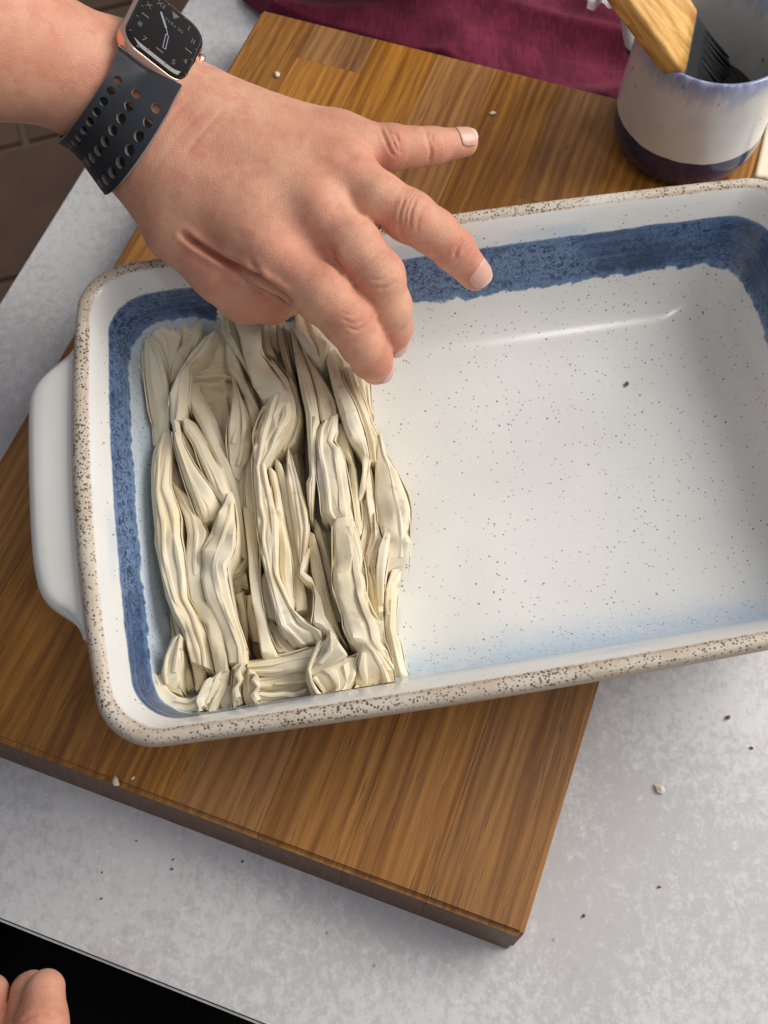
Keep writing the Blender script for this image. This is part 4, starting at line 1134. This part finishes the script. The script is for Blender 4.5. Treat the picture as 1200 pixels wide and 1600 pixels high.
CRE = [
    ([(286, 366), (312, 384), (345, 404), (385, 424), (425, 448), (452, 470)], .0052, 4.2),
    ([(391, 408), (402, 420), (413, 438)], .0012, 3.5),
    ([(634, 306), (626, 330), (624, 352), (630, 372)], .0006, 2.2), ([(650, 312), (642, 332), (640, 356)], .0005, 2.0), ([(664, 322), (654, 342), (652, 362)], .0003, 2.5),
    ([(642, 308), (634, 332), (632, 356)], .00035, 2.2),
    ([(726, 372), (716, 386), (710, 402)], .0007, 2.8), ([(732, 380), (722, 394)], .0004, 2.2),
    ([(594, 200), (602, 218), (610, 236), (617, 244)], .0005, 2.2), ([(605, 202), (614, 220), (621, 238)], .0004, 1.9), ([(618, 206), (624, 222), (626, 240)], .0003, 2.2), ([(608, 206), (618, 212), (622, 222)], .0005, 2.4),
    ([(666, 206), (670, 222), (673, 238), (670, 252)], .0006, 2.4), ([(674, 208), (677, 226)], .0003, 2.0),
    ([(536, 498), (552, 506), (566, 500)], .0003, 2.5), ([(542, 510), (558, 516), (572, 508)], .00035, 2.5), ([(534, 488), (550, 492), (562, 486)], .0002, 2.5),
    ([(580, 438), (600, 436), (616, 424)], .0003, 2.5), ([(584, 450), (604, 450), (622, 438)], .00035, 2.5),
    ([(312, 150), (285, 170), (262, 200), (232, 250)], .00012, 3), ([(332, 160), (300, 190), (270, 225), (240, 270)], .0001, 3), ([(300, 150), (262, 190), (215, 262)], .00014, 3),
    ([(350, 172), (318, 205), (290, 240)], .0003, 4),
    ([(517, 388), (522, 408), (540, 432)], .0012, 5), ([(546, 300), (556, 322), (572, 350)], .0006, 6),
]
BMP = [((498, 322), .0005, 26), ((424, 396), .0005, 30), ((548, 270), .0006, 22), ((455, 300), -.0005, 40), ((478, 366), -.0005, 24), ((528, 310), -.0008, 20), ((545, 246), -.0010, 16),
       ((400, 300), .0004, 50), ((330, 230), -.0005, 45)]
REDS = [((508, 318), .9, 13), ((496, 308), .6, 26), ((440, 372), .4, 50), ((570, 240), .4, 40), ((300, 300), .2, 80), ((748, 440), .5, 28), ((720, 385), .55, 22), ((650, 340), .3, 40), ((610, 215), .4, 30), ((735, 220), .45, 26), ((690, 240), .35, 40),
        ((596, 585), .6, 34), ((560, 520), .35, 40), ((618, 545), .5, 34), ((400, 490), .5, 48), ((310, 430), .4, 60), ((150, 120), .35, 70), ((60, 60), .25, 110), ((535, 235), .35, 30)]
arm = grow("arm", fsd, (-.36, .17, .070), (.075, .52, .290), .0026, 2, CRE, BMP, REDS, person, (index, middle, ring, pinky))
up = np.array([0, 0, 1.0])
cv = lambda p: (np.array([0, 0, HC]) - p) / np.linalg.norm(np.array([0, 0, HC]) - p)
nail(fsd, arm, W(742, 428, .113), W(709, 390, .126), cv(W(742, 428, .113)) + np.array([.45, .1, 0]), .0074, .0102)
nail(fsd, arm, W(725, 223, .131), W(674, 229, .136), cv(W(725, 223, .131)) + np.array([0, .55, .1]), .0065, .0098)
nail(fsd, arm, W(588, 574, .091), W(580, 560, .104), np.array([.85, -.30, .18]), .0084, .0115)
nail(fsd, arm, W(611, 532, .094), W(612, 512, .107), np.array([.80, -.45, .12]), .0084, .0115)

# the other hand, only its fingertips in the picture
palm2 = [(W(40, 2050, .02), W(20, 1800, .032), .030, .024), (W(20, 1800, .032), W(90, 1760, .034), .016, .012), (W(0, 1900, .03), W(-60, 1780, .03), .018, .014)]
f2 = [(chain((78, 1790, 34, 11.5), (72, 1690, 36, 10.4), (66, 1600, 34, 10.2), (71, 1546, 30, 8.2)), .008),
      (chain((30, 1790, 26, 11.5), (42, 1690, 26, 10.4), (44, 1610, 24, 10.2), (48, 1549, 20, 8.6)), .008),
      (chain((-50, 1790, 24, 11.0), (-34, 1690, 24, 10.0), (-24, 1610, 24, 9.6), (-17, 1553, 20, 8.4)), .008)]
fs2 = make_sdf(palm2, f2, .014, .009, .0010)
cor = np.array([W(-140, 1480, .03), W(160, 2150, .03)])
grow("hand", fs2, (-.25, -.17, -.03), (-.095, .06, .075), .0028, 2,
     [([(36, 1592), (60, 1586), (96, 1594)], .0007, 3.5), ([(44, 1600), (70, 1596), (100, 1606)], .0004, 3)], [], [((70, 1540), .3, 30), ((60, 1590), .6, 40), ((30, 1580), .7, 30), ((0, 1590), .8, 40), ((52, 1570), .4, 18)], person, [q[0] for q in f2])
# trousers: dark leg standing at the corner
V, F = [], []
nr_ = 20
for i in range(nr_):
    u = i / (nr_ - 1)
    for k in range(36):
        an = 2 * math.pi * k / 36
        r1 = .105 * (.80 + .25 * (1 - u)) * (1 + .05 * mnoise.noise(Vector((math.cos(an) * 2, math.sin(an) * 2, u * 9))))
        V.append((-.27 + 1.35 * r1 * math.cos(an), -.05 + .95 * r1 * math.sin(an), -.125 - .76 * u))
F = grid_faces(nr_, 36, wrap_v=True) + [tuple(range(36))]
mesh("trousers", V, F, MBLACK, person)
V, F = [], []
for i in range(18):
    u = i / 17
    rr = .150 * (.92 + .20 * math.sin(u * 3.0)) * (1 if i < 17 else .6)
    for k in range(40):
        an = 2 * math.pi * k / 40
        w_ = 1 + .04 * mnoise.noise(Vector((math.cos(an) * 2, math.sin(an) * 2, u * 6)))
        V.append((-.66 + rr * w_ * .85 * math.cos(an), .20 + rr * w_ * 1.35 * math.sin(an), -.12 + .72 * u))
mesh("top", V, grid_faces(18, 40, wrap_v=True) + [tuple(17 * 40 + k for k in range(40)), tuple(range(40))[::-1]], MBLACK, person)  # black torso out of view, added to block light from the left
# ---------------------------------------------------------------- watch
watch = empty("wrist_watch", tuple(WC - WN * .006))
tag(watch, "rose gold smartwatch with black dial on a perforated slate rubber strap", "watch")
WC = WC + WN * .0016
def wp(x, y, n): return WC + WX * x + WY * y + WN * n
def rrect(a, b, r, n=9):
    P = []
    for cx_, cy_, st in ((a - r, -b + r, -90), (a - r, b - r, 0), (-a + r, b - r, 90), (-a + r, -b + r, 180)):
        for i in range(n):
            t = math.radians(st + 90 * i / (n - 1)); P.append((cx_ + r * math.cos(t), cy_ + r * math.sin(t)))
    return P
def stack_rr(levels, cap_top=True):
    V, F = [], []
    for a, b, r, z in levels:
        V += [wp(x, y, z) for x, y in rrect(a, b, r)]
    m = len(V) // len(levels)
    for j in range(len(levels) - 1):
        for i in range(m): F.append((j * m + i, j * m + (i + 1) % m, (j + 1) * m + (i + 1) % m, (j + 1) * m + i))
    F.append(tuple((len(levels) - 1) * m + i for i in range(m))); F.append(tuple(range(m))[::-1])
    return V, F
a_, b_ = .0178, .0208
V, F = stack_rr([(a_ - .004, b_ - .004, .006, -.0112), (a_ - .0016, b_ - .0016, .0085, -.0104), (a_ - .0003, b_ - .0003, .0098, -.0082), (a_, b_, .010, -.0058), (a_ - .0002, b_ - .0002, .010, -.0034), (a_ - .0008, b_ - .0008, .0094, -.0021), (a_ - .0015, b_ - .0015, .009, -.0017)])
case = mesh("case", V, F, MGOLD, watch)
V, F = stack_rr([(a_ - .0013, b_ - .0013, .0091, -.0024), (a_ - .0013, b_ - .0013, .0091, -.0015), (a_ - .0017, b_ - .0017, .0088, -.0008), (a_ - .0026, b_ - .0026, .0080, -.0002), (a_ - .0042, b_ - .0042, .0066, .0002)])
glass = mesh("screen", V, F, MGLASS, watch)
MDIAL = NT("dial_print")
MDIAL.b.inputs['Emission Color'].default_value = (.42, .36, .34, 1); MDIAL.b.inputs['Emission Strength'].default_value = .22
MDIAL = MDIAL.out(Base_Color=(0.05, 0.045, 0.045), Roughness=.3)
MHAND = NT("dial_hand")
MHAND.b.inputs['Emission Color'].default_value = (.55, .60, .72, 1); MHAND.b.inputs['Emission Strength'].default_value = .35
MHAND = MHAND.out(Base_Color=(0.1, 0.1, 0.12), Roughness=.3)
DZ = .00034
def flat(name, polys, m, z=DZ):
    V, F = [], []
    for P in polys:
        st = len(V); V += [wp(x, y, z) for x, y in P]; F.append(tuple(range(st, st + len(P))))
    return mesh(name, V, F, m, glass, smooth=False)
def bar(p, q, w):
    p, q = np.array(p), np.array(q); d = (q - p) / np.linalg.norm(q - p); n_ = np.array([-d[1], d[0]]) * w / 2
    return [tuple(p - n_), tuple(q - n_), tuple(q + n_), tuple(p + n_)]
def text_mesh(name, body, x, y, size, m, rot=0.0):
    cu = bpy.data.curves.new(name, 'FONT'); cu.body = body; cu.size = size; cu.align_x = 'CENTER'; cu.align_y = 'CENTER'; cu.resolution_u = 3
    t_ = bpy.data.objects.new(name, cu); COL.objects.link(t_)
    dg = bpy.context.evaluated_depsgraph_get(); me = bpy.data.meshes.new_from_object(t_.evaluated_get(dg))
    bpy.data.objects.remove(t_)
    c_, s_ = math.cos(rot), math.sin(rot)
    for v in me.vertices:
        X_, Y_ = v.co.x * c_ - v.co.y * s_ + x, v.co.x * s_ + v.co.y * c_ + y
        v.co = Vector(wp(X_, Y_, DZ))
    me.materials.append(m)
    o = bpy.data.objects.new(name, me); COL.objects.link(o); o.parent = glass
    # glass itself carries the watch's inverse, so its children stay in world units
    return o
DS = 1.06
nums = [("I", .0072, .0118), ("II", .0110, .0066), ("4", .0112, -.0070), ("5", .0070, -.0124), ("7", -.0072, -.0124), ("8", -.0112, -.0066), ("X", -.0112, .0066), ("XI", -.0070, .0122)]
for b, x, y in nums: text_mesh("numeral", b, x * DS, y * DS, .0044, MDIAL)
text_mesh("date_text", "THU 20", .0012, .0072, .0029, MDIAL)
marks = [[(-.0021, .0146), (.0021, .0146), (0, .0108)], bar((.0096, -.0002), (.0132, -.0002), .0008), bar((-.0132, 0), (-.0096, 0), .0008), bar((-.0018, -.0126), (.0018, -.0126), .0008)]
for k in range(12):
    an = math.radians(15 + 30 * k); c_, s_ = math.cos(an), math.sin(an)
    e = min(.0148 / max(abs(c_), 1e-6), .0174 / max(abs(s_), 1e-6)); marks.append(bar((c_ * (e - .0012), s_ * (e - .0012)), (c_ * e, s_ * e), .0004))
flat("dial_mark", marks, MDIAL)
flat("dial_hand", [bar((0, 0), (-.0014, .0022), .0004), bar((-.0014, .0022), (-.0062, .0088), .0011)], MHAND, DZ + .0001)
lo_ = []
p0, p1, w_ = np.array((.0003, -.0012)), np.array((.0014, -.0098)), .0014
d_ = (p1 - p0) / np.linalg.norm(p1 - p0); n_ = np.array([-d_[1], d_[0]]) * w_ / 2
lo_ += [bar((0, 0), p0, .0005), bar(p0 - n_, p1 - n_, .00035), bar(p0 + n_, p1 + n_, .00035), bar(p1 - n_, p1 + n_, .00035), bar(p0 - n_, p0 + n_, .00035)]
flat("dial_hand", lo_, MHAND, DZ + .0001)
# crown on the side towards the hand
V, F = [], []
for x, r_ in ((0, .0030), (.0004, .0034), (.0024, .0034), (.0029, .0029), (.0029, 0)):
    for k in range(32):
        an = 2 * math.pi * k / 32; rr = r_ * (1 - .04 * (k % 2))
        V.append(wp(a_ - .0002 + x, .0060 + rr * math.cos(an), -.0052 + rr * math.sin(an)))
mesh("crown", V, grid_faces(5, 32, wrap_v=True), MGOLD, watch)
# strap: a perforated band lying on the wrist from the lower case end round underneath to the other end
scn = np.array([-.0045, -(.0107 + .0262)])             # centre of the wrist in the (WY, WN) plane
def ray_r(phi, x):
    phi = np.asarray(phi, float); x = np.broadcast_to(x, phi.shape)
    o_ = WC + np.outer(x, WX) + WY * scn[0] + WN * scn[1]
    d_ = np.outer(np.cos(phi), WY) + np.outer(np.sin(phi), WN)
    r_ = np.full(len(phi), .075)
    for _ in range(26): r_ = r_ - fsd(o_ + d_ * r_[:, None]) * .85
    return r_
pA = np.array([-b_ + .0016, -.0066]) - scn; pB = np.array([b_ - .0016, -.0066]) - scn
phA, phB = math.atan2(pA[1], pA[0]), math.atan2(pB[1], pB[0])
phs = np.linspace(phA, phB + 2 * math.pi, 240)
def rad(phi, x):
    r_ = ray_r(phi, x) + .0026
    eA = np.exp(-((phi - phA) / .22) ** 2); eB = np.exp(-((phB + 2 * math.pi - phi) / .22) ** 2)
    q_ = r_ * (1 - eA) + np.linalg.norm(pA) * eA
    q_ = q_ * (1 - eB) + np.linalg.norm(pB) * eB
    return np.maximum(q_, r_ - .0004)
XS = np.linspace(-.0165, .0165, 15)
RT = np.stack([rad(phs, x) for x in XS])
RT = (np.roll(RT, 1, 1) + RT * 2 + np.roll(RT, -1, 1)) / 4 * .6 + RT * .4
r0 = RT[7]
seg = np.r_[0, np.cumsum(np.hypot(np.diff(r0 * np.cos(phs)), np.diff(r0 * np.sin(phs))))]
SL = seg[-1]
def width(s):
    e = min(s, SL - s); return .0140 + (.0150 - .0140) * max(0, 1 - e / .011) ** 1.6
def smap(s, w, dr=0.0):
    ph = np.interp(s, seg, phs); x = w * width(s) + .0012 * min(1, min(s, SL - s) / .012)
    col_ = np.array([np.interp(x, XS, RT[:, k]) for k in (max(0, np.searchsorted(phs, ph) - 1), min(239, np.searchsorted(phs, ph)))])
    k1 = min(239, np.searchsorted(phs, ph)); k0 = max(0, k1 - 1)
    t_ = 0 if k1 == k0 else (ph - phs[k0]) / (phs[k1] - phs[k0])
    r_ = col_[0] * (1 - t_) + col_[1] * t_ + dr
    return wp(x, scn[0] + r_ * math.cos(ph), scn[1] + r_ * math.sin(ph))
print('SDF at case back', fsd(np.array([wp(0, 0, -.0112), wp(0, -.015, -.0112), wp(0, .015, -.0112), wp(.015, 0, -.0112), wp(-.015, 0, -.0112)])), 'strap', SL)
V, F = [], []
vid = {}
def vtx(s, w):
    k = (round(s, 5), round(w, 2))
    if k not in vid: vid[k] = len(V); V.append(smap(s, w))
    return vid[k]
TW = [-1, -.577, -.268, 0, .268, .577, 1]
WL = sorted({round(c + .33335 * k, 2) for c in (-.6667, 0, .6667) for k in TW})
def plate(s0, s1, ns):
    for i in range(ns):
        sa, sb2 = s0 + (s1 - s0) * i / ns, s0 + (s1 - s0) * (i + 1) / ns
        for wa, wb in zip(WL[:-1], WL[1:]): F.append((vtx(sa, wa), vtx(sb2, wa), vtx(sb2, wb), vtx(sa, wb)))
def holed(s0, s1, w0, w1, r):
    n = 24; sc_, wcn = (s0 + s1) / 2, (w0 + w1) / 2
    inn, out_ = [], []
    for k in range(n):
        an = 2 * math.pi * k / n; c_, s_ = math.cos(an), math.sin(an)
        m_ = max(abs(c_), abs(s_))
        out_.append(vtx(sc_ + (s1 - s0) / 2 * c_ / m_, wcn + (w1 - w0) / 2 * s_ / m_))
        inn.append(vtx(sc_ + r * c_, wcn + r / .0140 * s_))
    for k in range(n): F.append((out_[k], out_[(k + 1) % n], inn[(k + 1) % n], inn[k]))
pitch = .0061
s = .0105
plate(0, s, 8)
while s + pitch < SL - .0105:
    for wc_ in (-.6667, 0, .6667): holed(s, s + pitch, wc_ - .33335, wc_ + .33335, .00205)
    s += pitch
plate(s, SL, 8)
st = mesh("strap", V, F, [MBAND, MHOLE], watch)
so = st.modifiers.new("solidify", 'SOLIDIFY'); so.thickness = .0026; so.offset = 0; so.material_offset_rim = 1
es = st.modifiers.new('crisp_edges', 'EDGE_SPLIT'); es.split_angle = math.radians(45)

# the strap's tail tucked under the perforated layer, seen dark through the holes
ts_ = np.linspace(.0195, SL * .62, 60)
V = [smap(s_, w_, -.0019) for s_ in ts_ for w_ in np.linspace(-.93, .93, 9)]
tl = mesh("strap_tail", V, grid_faces(60, 9), MTAIL, watch)
